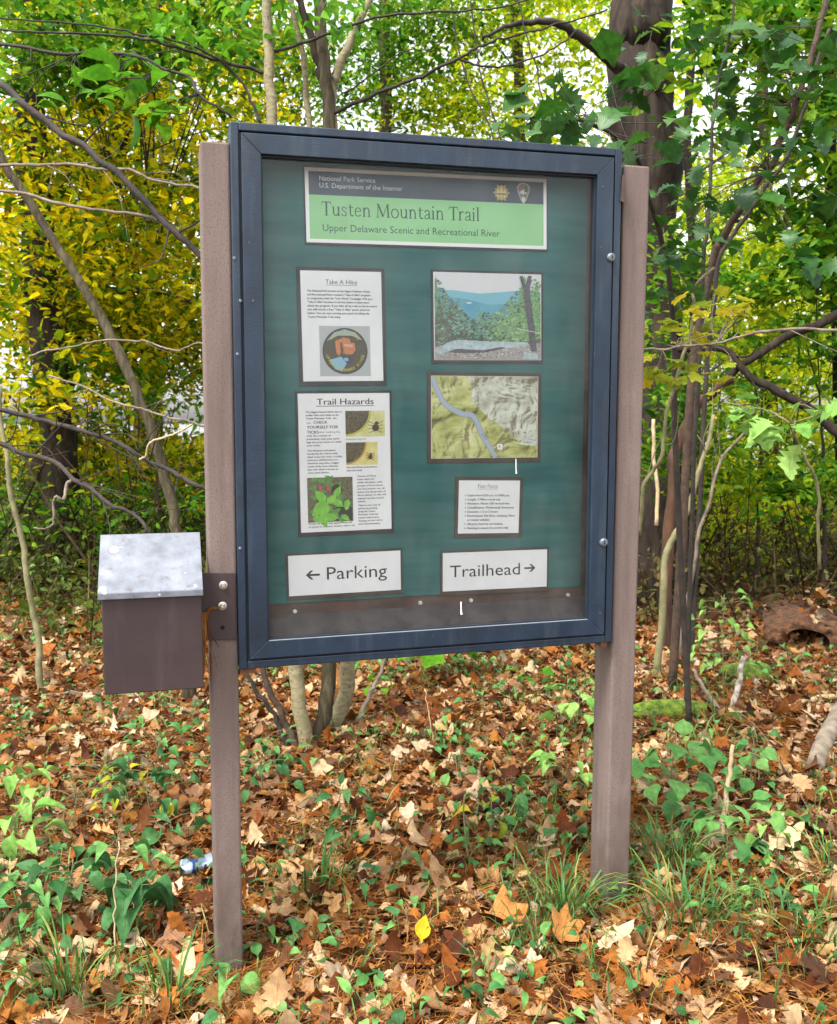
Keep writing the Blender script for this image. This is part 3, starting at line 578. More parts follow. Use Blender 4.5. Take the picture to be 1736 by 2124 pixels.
put_text(mb, 'YOURSELF FOR', Xs(280), Zs(562), width=415 * sx, height=38 * sz, y=yl(1), bold=.0003); put_text(mb, 'TICKS', Xs(280), Zs(628), width=155 * sx, height=38 * sz, y=yl(1), bold=.0003)
put_text(mb, 'after walking the', Xs(445), Zs(622), width=275 * sx, height=cap, y=yl(1))
blk(['trail. As a means of', 'prevention, tuck your pants', 'legs into your boots or under', 'your socks.'], 275, 668, 43, 465)
blk(['The tall grass and plants', 'bordering the trail provide', 'ideal cover for ticks. Luckily,', 'most you will find here are', 'American dog ticks, a bigger', 'cousin of the more infamous', 'deer tick which is known to', 'carry Lyme disease.'], 278, 865, 42, 465)
put_text(mb, 'American dog tick', Xs(795), Zs(722), width=275 * sx, height=cap, y=yl(1))
blk(['Deer tick (Notice its size next to', 'that of pin head)'], 800, 1100, 42, 410)
blk(['"Leaves of Three', 'Leave them be,"', 'while all plants with', 'groups of three leaves', 'are not poison ivy, all', 'poison ivy has groups of', 'three leaves so this old', 'saying is pretty sound', 'advice.'], 940, 1222, 43, 385)
blk(['There is not a lot of', 'poison ivy growing', 'along the Tusten', 'Mountain Trail, but', 'caution never hurts.', 'Staying on the trail is', 'your best prevention.'], 945, 1618, 42, 330)
blk(['Poison ivy leaves may appear from red', 'to green in summer, another clue is oil'], 275, 1842, 42, 610)
mb.build('lettering', M['ink'], r)
def tick_pic(name, u0, u1, v0, v1, edge, ground_, big):
    mb = MB(); Pz = lambda a, b_: (Xs(u0 + a * (u1 - u0)), Zs(v0 + b_ * (v1 - v0)))
    mb.poly([Pz(0, 1), Pz(1, 1), Pz(1, 0), Pz(0, 0)], yl(1), 0)
    ar = [Pz(0.0, 0.0)] + [Pz(0.0, 0.97)] + [Pz(0.66 * math.sin(q), 0.97 * math.cos(q)) for q in np.linspace(0.1, PI / 2, 10)]
    ar2 = [Pz(0.0, 0.0)] + [Pz(0.0, 0.90)] + [Pz(0.60 * math.sin(q), 0.90 * math.cos(q)) for q in np.linspace(0.1, PI / 2, 10)]
    mb.poly(ar, yl(2), 1); mb.poly(ar2, yl(3), 2)
    cx, cz = 0.76, 0.66
    mb.poly([Pz(cx + .09 * big * math.cos(q), cz + .14 * big * math.sin(q)) for q in -np.linspace(0, 2 * PI, 14)[:-1]], yl(4), 3)
    mb.poly([Pz(cx + .03 * big + .05 * big * math.cos(q), cz - .18 * big + .07 * big * math.sin(q)) for q in -np.linspace(0, 2 * PI, 12)[:-1]], yl(5), 3)
    for sgn in (-1, 1):
        for k in range(4):
            a_ = Pz(cx + .03, cz - .12 * big + .07 * k * big); b_ = Pz(cx + sgn * (.20 - .01 * k) * big, cz - .26 * big + .15 * k * big)
            A, B = np.array(a_), np.array(b_); nn_ = np.array([-(B - A)[1], (B - A)[0]]); nn_ = nn_ / np.linalg.norm(nn_) * .0007
            q = [tuple(A + nn_), tuple(A - nn_), tuple(B - nn_), tuple(B + nn_)]
            mb.poly(q, yl(6) - .00002 * k, 3)
    mb.build(name, [mottled(name + '_g', ground_[0], ground_[1], 40, .6), plain(name + '_e', edge, .6), mottled(name + '_d', (0.035, 0.028, 0.015), (0.16, 0.13, 0.06), 260, .7), plain(name + '_t', (0.06, 0.028, 0.012), .6)], r)
tick_pic('dog_tick_picture', 795, 1330, 335, 680, (0.50, 0.46, 0.06), ((0.55, 0.55, 0.18), (0.68, 0.68, 0.38)), 1.0)
tick_pic('deer_tick_picture', 795, 1225, 755, 1060, (0.48, 0.28, 0.03), ((0.60, 0.52, 0.14), (0.70, 0.64, 0.28)), 0.75)
mb = MB(); U = lambda a, b_: (Xs(265 + a * 610), Zs(1215 + b_ * 600))
mb.poly([U(0, 1), U(1, 1), U(1, 0), U(0, 0)], yl(1), 0)
rr = random.Random(3)
def lf(a, b_, L_, ang, k, mi):
    pts = [(0, 0), (.25, .26), (.6, .24), (1, 0), (.6, -.24), (.25, -.26)]; c_, s_ = math.cos(ang), math.sin(ang)
    q = [U(a + L_ * (p[0] * c_ - p[1] * s_), b_ + L_ * (p[0] * s_ + p[1] * c_)) for p in pts]
    mb.poly(q, yl(2) - .00003 * k, mi)
mb.poly([U(.62, .98), U(.98, .98), U(.98, .70), U(.72, .58), U(.60, .72)], yl(1.5), 3); mb.poly([U(.52, .35), U(.78, .32), U(.70, .14), U(.55, .2)], yl(1.5), 3)
for k in range(26): lf(rr.uniform(0, .8), rr.uniform(.0, .9), rr.uniform(.12, .2), rr.uniform(0, 6.28), k, 1)
for k, (a, b_, L_, an) in enumerate([(.40, .55, .34, 2.6), (.40, .55, .36, -2.3), (.42, .58, .30, -0.7), (.42, .55, .42, 1.9), (.35, .62, .36, 2.4), (.60, .45, .28, -1.1), (.55, .5, .3, .6), (.30, .85, .3, 1.2), (.35, .88, .34, 0.1), (.1, .9, .3, .2), (.9, .5, .25, 1.9), (.85, .75, .2, -1.5), (.75, .85, .22, .7)]): lf(a, b_, L_, an, 30 + k, 2)
for k in range(7): lf(.42 + rr.uniform(-.1, .1), .22 + rr.uniform(-.08, .14), .10, rr.uniform(0, 6.28), 60 + k, 4)
mb.build('ivy_picture', [mottled('ivy_bg', (0.05, 0.06, 0.03), (0.20, 0.17, 0.10), 150, .7), mottled('ivy_mid', (0.05, 0.20, 0.03), (0.12, 0.34, 0.07), 90, .6), mottled('ivy_leaf', (0.12, 0.42, 0.03), (0.24, 0.58, 0.06), 60, .6), plain('ivy_dark', (0.02, 0.022, 0.02), .7), plain('ivy_red', (0.42, 0.10, 0.05), .6)], r)

# overlook photograph
r, w, h = sheet('overlook_photograph', 'colour photograph of a rocky overlook with pines and blue hills', [(0.579, 1.720), (0.910, 1.725), (0.909, 1.976), (0.576, 1.971)], (0.007, 0.010), cat='photograph')
mb = MB(); U = lambda a, b_: (a * w, h - b_ * h)
def ply(pts, k, mi): mb.poly([U(*p) for p in pts][::-1] if False else [U(*p) for p in pts], yl(k), mi)
e = .008
ply([(e, .995), (1 - e, .995), (1 - e, .005), (e, .005)], 1, 0)
ply([(e, .60), (1 - e, .60), (1 - e, .20), (.80, .19), (.6, .215), (.42, .235), (.3, .22), (.18, .20), (e, .21)], 2, 1)
ply([(e, .60), (1 - e, .60), (1 - e, .32), (.7, .34), (.5, .36), (.3, .30), (e, .27)], 3, 2)
ply([(.29, .338), (.34, .335), (.345, .35), (.31, .353)], 4, 9)
rr = random.Random(9)
def conifer(cx, top, base, wd, k, mi, n_=9):
    L_ = [(cx, top)]; Rr = []
    for i in range(1, n_ + 1):
        t_ = i / n_; ww = wd * t_; zt_ = top + (base - top) * t_
        L_.append((cx - ww * rr.uniform(.8, 1.15), zt_)); L_.append((cx - ww * .62, zt_ + .005))
        Rr.append((cx + ww * rr.uniform(.8, 1.15), zt_)); Rr.append((cx + ww * .62, zt_ + .005))
    out = L_ + Rr[::-1]; out = [(min(max(a, e), 1 - e), min(b_, .86)) for a, b_ in out]
    ply(out, k, mi)
k = 5
for cx, top, wd, mi in ((.10, .18, .16, 3), (.02, .05, .12, 4), (.22, .28, .16, 3), (.16, .33, .16, 5), (.05, .30, .14, 5), (.42, .38, .10, 4), (.50, .46, .14, 4), (.36, .5, .14, 3), (.62, .42, .14, 6), (.72, .30, .2, 6), (.84, .02, .24, 6), (.95, .08, .2, 6), (.58, .58, .2, 6), (.28, .6, .2, 5), (.12, .58, .2, 5), (.76, .5, .24, 6)):
    conifer(cx, top, .86, wd, k, mi); k += .35
def skyline(a): return .36 - .30 * math.exp(-((a - .02) / .10) ** 2) + .18 * math.exp(-((a - .36) / .10) ** 2) - .34 * math.exp(-((a - .90) / .16) ** 2) + .10 * math.exp(-((a - .56) / .08) ** 2)
for i in range(1500):                                            # needles and boughs in the print
    a = rr.uniform(.015, .985); b_ = rr.uniform(max(.03, skyline(a)), .84); w_ = rr.uniform(.006, .020); hh = w_ * rr.uniform(.4, 1.0)
    right = a > .52; mi = rr.choice([6, 6, 4, 11, 12] if right else [3, 5, 3, 4, 11, 13])
    if b_ > .70 and rr.random() < .5: mi = 11
    dr = rr.uniform(-.010, .012)
    ply([(a - w_, b_ + dr), (a, b_ + hh), (a + w_, b_ - dr), (a + .3 * w_, b_ - hh)], k + .2 + (i % 7) * .05, mi)
ply([(e, .86), (1 - e, .86), (1 - e, .76), (.7, .80), (.3, .79), (e, .80)], k + 1, 5)
for i in range(420):
    a = rr.uniform(.02, .97); b_ = rr.uniform(.80, .975); w_ = rr.uniform(.004, .014)
    ply([(a - w_, b_), (a, b_ + w_ * .5), (a + w_, b_), (a, b_ - w_ * .5)], k + 2.4 + (i % 5) * .05, rr.choice([8, 7, 10, 9, 7, 5]))
ply([(e, .99), (1 - e, .99), (1 - e, .80), (.5, .82), (e, .84)], k + 2, 7)
ply([(.05, .85), (.10, .90), (.14, .905), (.40, .90), (.62, .87), (.86, .83), (.87, .79), (.5, .785), (.22, .765), (.12, .80)], k + 3, 8)
ply([(.12, .905), (.2, .92), (.45, .915), (.66, .86), (.62, .845), (.45, .885), (.2, .87)], k + 4, 10)
ply([(.02, .93), (.09, .93), (.07, .85), (.02, .86)], k + 3, 8); ply([(.82, .98), (.97, .99), (.95, .92), (.84, .91)], k + 3, 8)
ply([(.90, .90), (.955, .895), (.93, .6), (.895, .3), (.885, .20), (.905, .02), (.87, .02), (.845, .14), (.82, .02), (.79, .03), (.83, .20), (.845, .4), (.87, .62), (.88, .8)], k + 5, 10)
ply([(.76, .635), (.98, .685), (.98, .68), (.76, .628)], k + 6, 9)
mb.build('scenery_picture', [plain('ph_sky', (0.66, 0.67, 0.70), .5), plain('ph_haze', (0.16, 0.46, 0.58), .5), mottled('ph_hill', (0.06, 0.30, 0.44), (0.10, 0.38, 0.50), 30, .5), mottled('ph_t1', (0.05, 0.16, 0.11), (0.18, 0.36, 0.28), 110, .6), mottled('ph_t2', (0.08, 0.24, 0.12), (0.22, 0.42, 0.24), 130, .6), mottled('ph_t3', (0.035, 0.06, 0.035), (0.14, 0.17, 0.10), 150, .6), mottled('ph_t4', (0.07, 0.22, 0.06), (0.24, 0.46, 0.17), 130, .6), mottled('ph_earth', (0.22, 0.19, 0.18), (0.46, 0.43, 0.42), 120, .6), mottled('ph_rock', (0.30, 0.40, 0.44), (0.52, 0.62, 0.66), 90, .6), plain('ph_white', (0.75, 0.75, 0.72), .5), mottled('ph_trunk', (0.045, 0.04, 0.055), (0.12, 0.11, 0.13), 120, .6), plain('ph_shade', (0.03, 0.06, 0.035), .6), plain('ph_light', (0.30, 0.52, 0.22), .6), plain('ph_mist', (0.24, 0.44, 0.38), .6)], r)

# relief map
r, w, h = sheet('relief_map', 'shaded relief map with a pale blue river winding across it', [(0.569, 1.435), (0.902, 1.435), (0.901, 1.677), (0.569, 1.675)], (0.011, 0.014), 'mountb', cat='map')
m, nt, b = mat('map_relief'); L = nt.links; tc = node(nt, 'ShaderNodeTexCoord'); mp = node(nt, 'ShaderNodeMapping'); mp.inputs['Rotation'].default_value = (0, 0.7, 0); mp.inputs['Scale'].default_value = (1, 1, 2.2)
L.new(tc.outputs['Object'], mp.inputs[0]); n1 = node(nt, 'ShaderNodeTexNoise', Scale=9.0, Detail=6.0, Roughness=0.55); L.new(mp.outputs[0], n1.inputs['Vector'])
r1 = ramp(nt, [(0.32, (0.20, 0.21, 0.045)), (0.44, (0.42, 0.44, 0.13)), (0.58, (0.58, 0.60, 0.26)), (0.7, (0.62, 0.65, 0.38))]); L.new(n1.outputs[0], r1.inputs[0]); L.new(r1.outputs[0], b.inputs['Base Color']); b.inputs['Roughness'].default_value = .6; mg = m
def hillshade(m, k=1.0):                                          # the printed relief of the map
    nt = m.node_tree; L = nt.links; b = nt.nodes['Principled BSDF']; src = b.inputs['Base Color'].links[0].from_socket; tc = node(nt, 'ShaderNodeTexCoord'); o_ = []
    for off_ in ((0, 0, 0), (.006, 0, -.005)):
        mp = node(nt, 'ShaderNodeMapping'); mp.inputs['Location'].default_value = off_; L.new(tc.outputs['Object'], mp.inputs[0])
        n = node(nt, 'ShaderNodeTexNoise', Scale=13.0, Detail=7.0, Roughness=0.6, Distortion=0.8); L.new(mp.outputs[0], n.inputs['Vector']); o_.append(n.outputs[0])
    d = node(nt, 'ShaderNodeMath', operation='SUBTRACT'); L.new(o_[0], d.inputs[0]); L.new(o_[1], d.inputs[1])
    a = node(nt, 'ShaderNodeMath', operation='MULTIPLY_ADD'); L.new(d.outputs[0], a.inputs[0]); a.inputs[1].default_value = 7.0 * k; a.inputs[2].default_value = 0.62
    r = ramp(nt, [(0.15, (0.42, 0.36, 0.26)), (0.55, (0.95, 0.95, 0.92)), (1.0, (1.12, 1.12, 1.1))]); L.new(a.outputs[0], r.inputs[0])
    mx = node(nt, 'ShaderNodeMixRGB', blend_type='MULTIPLY'); mx.inputs[0].default_value = 1; L.new(src, mx.inputs[1]); L.new(r.outputs[0], mx.inputs[2]); L.new(mx.outputs[0], b.inputs['Base Color'])
hillshade(mg)
mw = mottled('map_pale', (0.40, 0.38, 0.30), (0.62, 0.66, 0.58), 11, .6, stretch=(1, 1, 1.8), lo=.36, hi=.56)
hillshade(mw, 1.2)
mbk = mottled('map_ridge', (0.16, 0.13, 0.08), (0.42, 0.38, 0.26), 40, .6)
mb = MB(); U = lambda a, b_: (a * w, h - b_ * h); e = .004
ply([(e, .996), (1 - e, .996), (1 - e, .004), (e, .004)], 1, 0)
ply([(.34, .01), (.99, .01), (.99, .86), (.84, .84), (.70, .66), (.60, .56), (.52, .50), (.45, .40), (.37, .28), (.38, .12)], 2, 1)
riv = spline([(e + .005, .02), (.05, .16), (.12, .33), (.22, .42), (.30, .465), (.37, .475), (.42, .56), (.47, .72), (.53, .84), (.57, .93), (.60, .99)], 4)
P = np.array([U(*q) for q in riv]); T = np.gradient(P, axis=0); T /= np.linalg.norm(T, axis=1)[:, None]; Nn = np.stack([-T[:, 1], T[:, 0]], 1)
for k, (wd, mi) in enumerate(((.0085, 4), (.0066, 3))):
    A = P + Nn * wd; B = P - Nn * wd; A[:, 0] = np.clip(A[:, 0], .001, w - .001); B[:, 0] = np.clip(B[:, 0], .001, w - .001); nn_ = len(P)
    mb.add([(a[0], yl(5 + k), a[1]) for a in A] + [(a[0], yl(5 + k), a[1]) for a in B], [(nn_ + i, nn_ + i + 1, i + 1, i) for i in range(nn_ - 1)], mi)
mb.poly([U(.90, .78), U(.985, .80), U(.985, .775), U(.93, .765)], yl(5), 3)
for a, b_ in ((.46, .70), (.475, .725), (.49, .75)): mb.poly([U(a, b_ + .02), U(a + .025, b_ + .004), U(a + .022, b_), U(a - .003, b_ + .016)], yl(8), 5)
c_ = U(.637, .862); mb.poly([(c_[0] - .008, c_[1] - .008), (c_[0] + .008, c_[1] - .008), (c_[0] + .008, c_[1] + .008), (c_[0] - .008, c_[1] + .008)], yl(8), 6)
put_text(mb, 'R', c_[0], c_[1] - .005, width=.007, height=.010, y=yl(9), center=True, mi=5)
mb.build('map_picture', [mg, mw, mbk, plain('map_water', (0.36, 0.44, 0.56), .5), plain('map_bank', (0.30, 0.32, 0.24), .6), M['ink'], M['white']], r)

# Fast Facts
r, w, h = sheet('facts_notice', 'small white card headed Fast Facts with a bulleted list', [(0.651, 1.211), (0.842, 1.208), (0.846, 1.366), (0.653, 1.370)], (0.010, 0.014), 'mountb')
mb = MB(); put_text(mb, 'Fast Facts', w * .47, h - .0225, width=.062, height=.012, y=yl(1), center=True); mb.box((w * .47 - .032, yl(1) - .0001, h - .0262), (w * .47 + .032, yl(1), h - .0252)); mb.build('heading', plain('faded_ink', (0.22, 0.24, 0.20), .7), r)
mb = MB()
for i, (s, ww) in enumerate((('Open from 8:30 a.m. to 8:00 p.m.', .132), ('Length: 3 Miles round trip', .102), ('Elevation: About 630 vertical feet', .132), ('Classification: Moderately Strenuous', .147), ('Duration: 1.5 to 2 hours', .096), ('Restrictions: No fires, camping, bikes', .150), ('or motor vehicles', .070), ('All pets must be on leashes', .112), ('Hunting in season by permit only', .130))):
    z = h - .0475 - i * .0122; put_text(mb, s, .028, z, width=ww, height=.0066, y=yl(1), bold=.00022)
    if i != 6: mb.poly([(.020, z + .001), (.0228, z + .001), (.0228, z + .0042), (.020, z + .0042)], yl(1))
mb.build('lettering', M['ink'], r)

# direction signs
def arrow(mb, x, z, s, d, y):
    q = [(-1, -.13), (.15, -.13), (-.28, -.56), (.06, -.56), (.62, 0), (.06, .56), (-.28, .56), (.15, .13), (-1, .13)]
    q = [(p[0] * d * s + x, p[1] * s * .92 + z) for p in q]
    mb.poly(q if d > 0 else q[::-1], y)
r, w, h = sheet('parking_sign', 'white sign with left arrow reading Parking', [(0.149, 1.046), (0.477, 1.050), (0.479, 1.167), (0.150, 1.162)], (0.006, 0.013), 'mountb', cat='sign')
mb = MB(); arrow(mb, .0646, h * .50, .0252, -1, yl(1)); mb.build('arrow', M['ink'], r)
mb = MB(); put_text(mb, 'Parking', .110, h * .50 - .016, width=.177, height=.037, y=yl(1)); mb.build('lettering', M['ink'], r)
r, w, h = sheet('trailhead_sign', 'white sign with right arrow reading Trailhead', [(0.605, 1.039), (0.935, 1.039), (0.941, 1.155), (0.607, 1.154)], (0.006, 0.013), 'mountb', cat='sign')
mb = MB(); arrow(mb, .280, h * .52, .0225, 1, yl(1)); mb.build('arrow', M['ink'], r)
mb = MB(); put_text(mb, 'Trailhead', .022, h * .50 - .016, width=.222, height=.036, y=yl(1)); mb.build('lettering', M['ink'], r)

pinm = plain('pin_white', (0.72, 0.70, 0.64), .4)
for (x, z), lab in zip(((0.167, 0.999), (0.54, 1.006), (0.698, 1.006), (1.014, 1.008)), ('white push pin in the brown strip below the Parking sign', 'white push pin in the brown strip between the two arrow signs', 'white push pin in the brown strip below the word Trailhead', 'white push pin at the far right end of the brown strip')):
    mb = MB(); mb.disc((0, 0, 0), 0.0062, 0.007, 12); o = mb.build('push_pin', pinm, None, smooth=True, loc=(x, 0.0815, z)); tag(o, lab, 'push pin', 'push pins along the brown strip')
mb = MB(); mb.tube([(0.64, -0.006, 1.02), (0.6405, -0.006, 0.995), (0.642, -0.006, 0.983)], [0.0022, 0.0020, 0.0035], 6); o = mb.build('bird_dropping', plain('dropping', (0.62, 0.62, 0.60), .7)); tag(o, 'thin white dropping streaked down the glass below the Trailhead sign', 'dropping')
mb = MB(); mb.tube([(0.805, -0.006, 1.435), (0.806, -0.006, 1.40), (0.807, -0.006, 1.392)], [0.0018, 0.0018, 0.003], 6); o = mb.build('bird_dropping', plain('dropping_b', (0.50, 0.54, 0.52), .7)); tag(o, 'white dropping streaked down the glass below the relief map', 'dropping')

# ------------------------------------------------------------------ brochure box on the left post
bx = thing('brochure_box', 'dark brown metal brochure box with sloping lid (oxidised, sky sheen painted on) bolted to the left post', 'brochure box', (-0.22, 0, 0.8))
Yf = -0.105
q = lambda u, v_, y: on_y((300 + .3456 * u) / 1.648, (1750 + .3456 * v_) / 1.648, y)
bl, brp, tl_, trp = q(165, 1812, Yf), q(1132, 1747, Yf), q(132, 790, Yf), q(1142, 737, Yf)
zb_, zt_ = (bl[2] + brp[2]) / 2, (tl_[2] + trp[2]) / 2; xl, xr = (bl[0] + tl_[0]) / 2, (brp[0] + trp[0]) / 2
off = np.array([-0.22, 0, 0.8])
mb = MB(); yk = 0.045; zk = zt_ + 0.122
mb.add([np.array(p) - off for p in [(xl, Yf, zb_), (xr, Yf, zb_), (xr, yk, zb_), (xl, yk, zb_), (xl, Yf, zt_ - .004), (xr, Yf, zt_ - .004), (xr, yk, zk - .012), (xl, yk, zk - .012)]],
       [(0, 3, 2, 1), (4, 5, 6, 7), (0, 1, 5, 4), (1, 2, 6, 5), (2, 3, 7, 6), (3, 0, 4, 7)])
mb.build('body', M['boxbrown'], bx, bevel=0.003)
mb = MB(); o_ = 0.008; yo = Yf - 0.010; sl_ = (zk - zt_) / (yk - Yf); zf = zt_ - 0.010 * sl_ + 0.004
A = [(xl - o_, yo, zf), (xr + .003, yo, zf), (xr + .003, yk + .006, zk + .004), (xl - o_, yk + .006, zk + .004)]
B = [(p[0], p[1], p[2] - 0.004) for p in A]
mb.add([np.array(p) - off for p in A + B], [(0, 1, 2, 3), (7, 6, 5, 4), (0, 4, 5, 1), (1, 5, 6, 2), (2, 6, 7, 3), (3, 7, 4, 0)])
mb.box(tuple(np.array((xl - o_, yo - .002, zf - .016)) - off), tuple(np.array((xr + .003, yo - .0005, zf - .001)) - off))
mb.add([np.array(p) - off for p in [(xl - o_ - .0015, yo, zf - .016), (xl - o_ - .0015, yk, zk - .014), (xl - o_ - .0015, yk, zk + .002), (xl - o_ - .0015, yo, zf)]], [(0, 1, 2, 3)])
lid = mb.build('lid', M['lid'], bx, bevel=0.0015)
mb = MB(); c0 = np.array((xl + (xr - xl) * .49, yo, zf)); d_ = np.array((0, yk + .006 - yo, zk - zf)); nrm = np.array((0, -d_[2], d_[1])); nrm /= np.linalg.norm(nrm)
cc = c0 + d_ * .37 + nrm * .0006 - off; e1 = np.array((.011, 0, 0)); e2 = d_ / np.linalg.norm(d_) * .0065
mb.add([cc - e1 - e2, cc + e1 - e2, cc + e1 + e2, cc - e1 + e2], [(0, 1, 2, 3)]); mb.build('lid_sticker', M['white'], lid)
mb = MB(); mb.prism([(-0.097, 0.949), (-0.006, 0.946), (-0.004, 1.131), (-0.095, 1.135)], -0.0055, -0.0005)
br = mb.build('mounting_plate', M['boxbrown'], bx, bevel=0.001); br.location = tuple(-off)
for x, z, hx in ((-0.038, 1.099, 0), (-0.041, 1.042, 0)):
    mb = MB(); mb.disc((x, -0.0055, z), 0.0115, 0.002, 18); mb.disc((x, -0.0075, z), 0.0075, 0.007, 6); o = mb.build('bolt', M['steel'], br)
mb = MB(); mb.disc((-0.042, -0.0055, 0.982), 0.006, 0.0012, 12); mb.build('bolt_hole', M['hole'], br)
mb = MB(); rr = random.Random(4)
for k in range(9):
    p0 = np.array((-0.047 - .004 * rr.random(), -0.012, 1.040 + rr.uniform(-.004, .004))); p1_ = np.array((-0.080 + rr.uniform(-.006, .006), -0.014, 1.032 + rr.uniform(-.004, .004)))
    end = np.array((rr.uniform(-.105, -.06) if k > 3 else rr.uniform(-.035, -.02) - .03, -0.018, rr.uniform(.84, .95)))
    mb.tube(spline([p0, p1_, (p1_ + end) / 2 + np.array((-.012, -.002, 0.004)), end], 5), 0.0008, 4)
for k in range(5):
    mb.tube(spline([(-.094 + .002 * k, -.016, 1.03), (-.097 + .002 * k, -.018, .95), (-.099 + .0018 * k, -.016, .83 + .01 * k)], 5), 0.0011, 4)
o = mb.build('dry_needles', M['needle']); tag(o, 'tuft of dry orange pine needles caught on the lower bolt beside the box', 'pine needles')

# ------------------------------------------------------------------ forest floor: litter, needles, ground cover
def wedge(n, d0, d1, power=1.0, spread=0.92, gen=rng):
    """Ground points spread over a wedge before the viewer, denser near."""
    u = gen.random(n); D = (d0 ** (2 - power) + u * (d1 ** (2 - power) - d0 ** (2 - power))) ** (1 / (2 - power)) if power != 2 else d0 * (d1 / d0) ** u
    s = gen.uniform(-spread, spread, n) * D
    x = CAM[0] + math.sin(YAW) * D + math.cos(YAW) * s; y = CAM[1] + math.cos(YAW) * D - math.sin(YAW) * s
    return np.stack([x, y, gz(x, y)], -1)
def clear(P, lift=0.10):
    """Trodden ring round each post foot, where little lies."""
    d = np.minimum(np.hypot(P[:, 0] + 0.04, P[:, 1] + 0.03), np.hypot(P[:, 0] - 1.165, P[:, 1] - 0.02))
    return P[d > lift + rng.uniform(0, .05, len(P))]
TEMPL = []
for i in range(6): TEMPL.append((oval(rng.uniform(.2, .3), fold=rng.uniform(-.3, .5), curl=rng.uniform(-.7, .9), side=rng.uniform(-.6, 1.0), skew=.04, seed=i), 0.095, 1.0))
for i in range(5): TEMPL.append((oak(rng.uniform(.30, .36), fold=rng.uniform(-.3, .5), curl=rng.uniform(-.7, .9), side=rng.uniform(-.5, .8), skew=.05, seed=i + 20), 0.125, 0.8))
for i in range(6): TEMPL.append((palmate(5, rng.uniform(-.6, .9), 40 + i, rng.uniform(-.3, .4)), 0.105, 1.2))
pieces = []
for T, size, wt in TEMPL:
    for d0, d1, cnt, sc in ((1.9, 6.5, 2300, .78), (6.5, 15, 1700, 1.0)):
        pos = clear(wedge(int(cnt * wt * 1.45), d0, d1, 0.7)); k = len(pos); pos[:, 2] += rng.uniform(0.004, 0.03, k)
        pieces.append(strew(T, pos, rots(k, 0.30), size * sc * .9 * np.clip(rng.lognormal(-.22, .36, k), .25, 1.45)))
for T in (BROAD, SMALL, oval(.3, fold=.3, curl=.5, seed=60)):        # broken bits
    pos = wedge(15000, 1.9, 9, 1.0); pos[:, 2] += rng.uniform(.002, .022, len(pos)); pieces.append(strew(T, pos, rots(len(pos), .3), rng.uniform(.012, .042, len(pos))))
for T, size, wt in TEMPL[::3]:                                  # leaves that have settled on the hollow log
    k = 26; c_ = G(1690, 1330); pos = c_ + rng.normal(0, 1, (k, 3)) * np.array([.22, .28, 0]) + np.array([.12, .30, 0]); pos[:, 2] = gz(pos[:, 0], pos[:, 1]) + .235 - .5 * np.abs(pos[:, 0] - c_[0] - .12 - .5 * (pos[:, 1] - c_[1])) ** 1.2; pos = pos[pos[:, 2] > gz(pos[:, 0], pos[:, 1])]
    pieces.append(strew(T, pos, rots(len(pos), .5), size * .8 * rng.uniform(.5, 1.1, len(pos))))
o = np_mesh('leaf_litter', pieces, M['litter'], smooth=True); o['kind'] = 'stuff'
NEED = (np.array([(0, -.008, 0), (0, .008, 0), (.5, .008, .03), (.5, -.008, .03), (1, .005, 0), (1, -.005, 0)]), np.array([(0, 3, 2, 1), (3, 5, 4, 2)]), np.zeros((6, 2)))
pos = wedge(190000, 1.9, 10, 1.1); pos[:, 2] += rng.uniform(0.002, 0.040, len(pos))
o = np_mesh('pine_needles', [strew(NEED, pos, rots(len(pos), 0.16), rng.uniform(.06, .13, len(pos)))], M['needle']); o['kind'] = 'stuff'
# low green cover, in loose drifts
cl = wedge(540, 2.1, 10.0, 0.6); P = []
for c in cl:
    k = rng.integers(5, 26); q = c + rng.normal(0, .10, (k, 3)) * np.array([1.3, 1.3, 0]); q[:, 2] = gz(q[:, 0], q[:, 1]) + rng.uniform(.03, .10, k); P.append(q)
P = np.concatenate(P); OVL = oval(.36, fold=.2, curl=-.3, skew=.05, seed=13); LNG = oval(.17, fold=.3, curl=-.7, skew=.05, seed=14)
COVT = oval(.27, fold=.35, curl=-.6, skew=.04, seed=3)
h = len(P) // 3; STALK = (np.array([(-.035, 0, -1), (.035, 0, -1), (.03, .02, 0), (-.03, .02, 0)]), np.array([(0, 1, 2, 3)]), np.zeros((4, 2)))
rng.shuffle(P)
o = np_mesh('ground_cover', [strew(COVT, P[:h], rots(h, .38), rng.uniform(.022, .065, h)), strew(OVL, P[h:2 * h], rots(h, .4), rng.uniform(.022, .06, h), 1), strew(LNG, P[2 * h:], rots(len(P) - 2 * h, .4), rng.uniform(.03, .085, len(P) - 2 * h), 2),
                             strew(STALK, P, rots(len(P), .25), rng.uniform(.04, .08, len(P)), 0)], [M['cover'], M['seeddark'], M['seedling']]); o['kind'] = 'stuff'
# thin mixed grass
P = []; 
for c in wedge(320, 2.1, 5.0, 0.4):
    k = rng.integers(4, 12); q = c + rng.normal(0, .05, (k, 3)) * np.array([1, 1, 0]); q[:, 2] = gz(q[:, 0], q[:, 1]); P.append(q)
P = np.concatenate(P)
BL = strip_leaf([.011, .013, .012, .009, .005, .001], fold=.5, curl=0)
bv = BL[0].copy(); t_ = bv[:, 0].copy(); bv[:, 0] = t_ ** 1.8 * .55; bv[:, 2] = np.sin(t_ * 1.5) * .75 - .15 * t_ ** 3; BL = (bv, BL[1], BL[2])
keep = (P[:, 0] > 0.5) | (rng.random(len(P)) < .35); P = P[keep]
o = np_mesh('grass', [strew(BL, P, rots(len(P), .25), rng.uniform(.07, .20, len(P)))], M['grassblade']); o['kind'] = 'stuff'

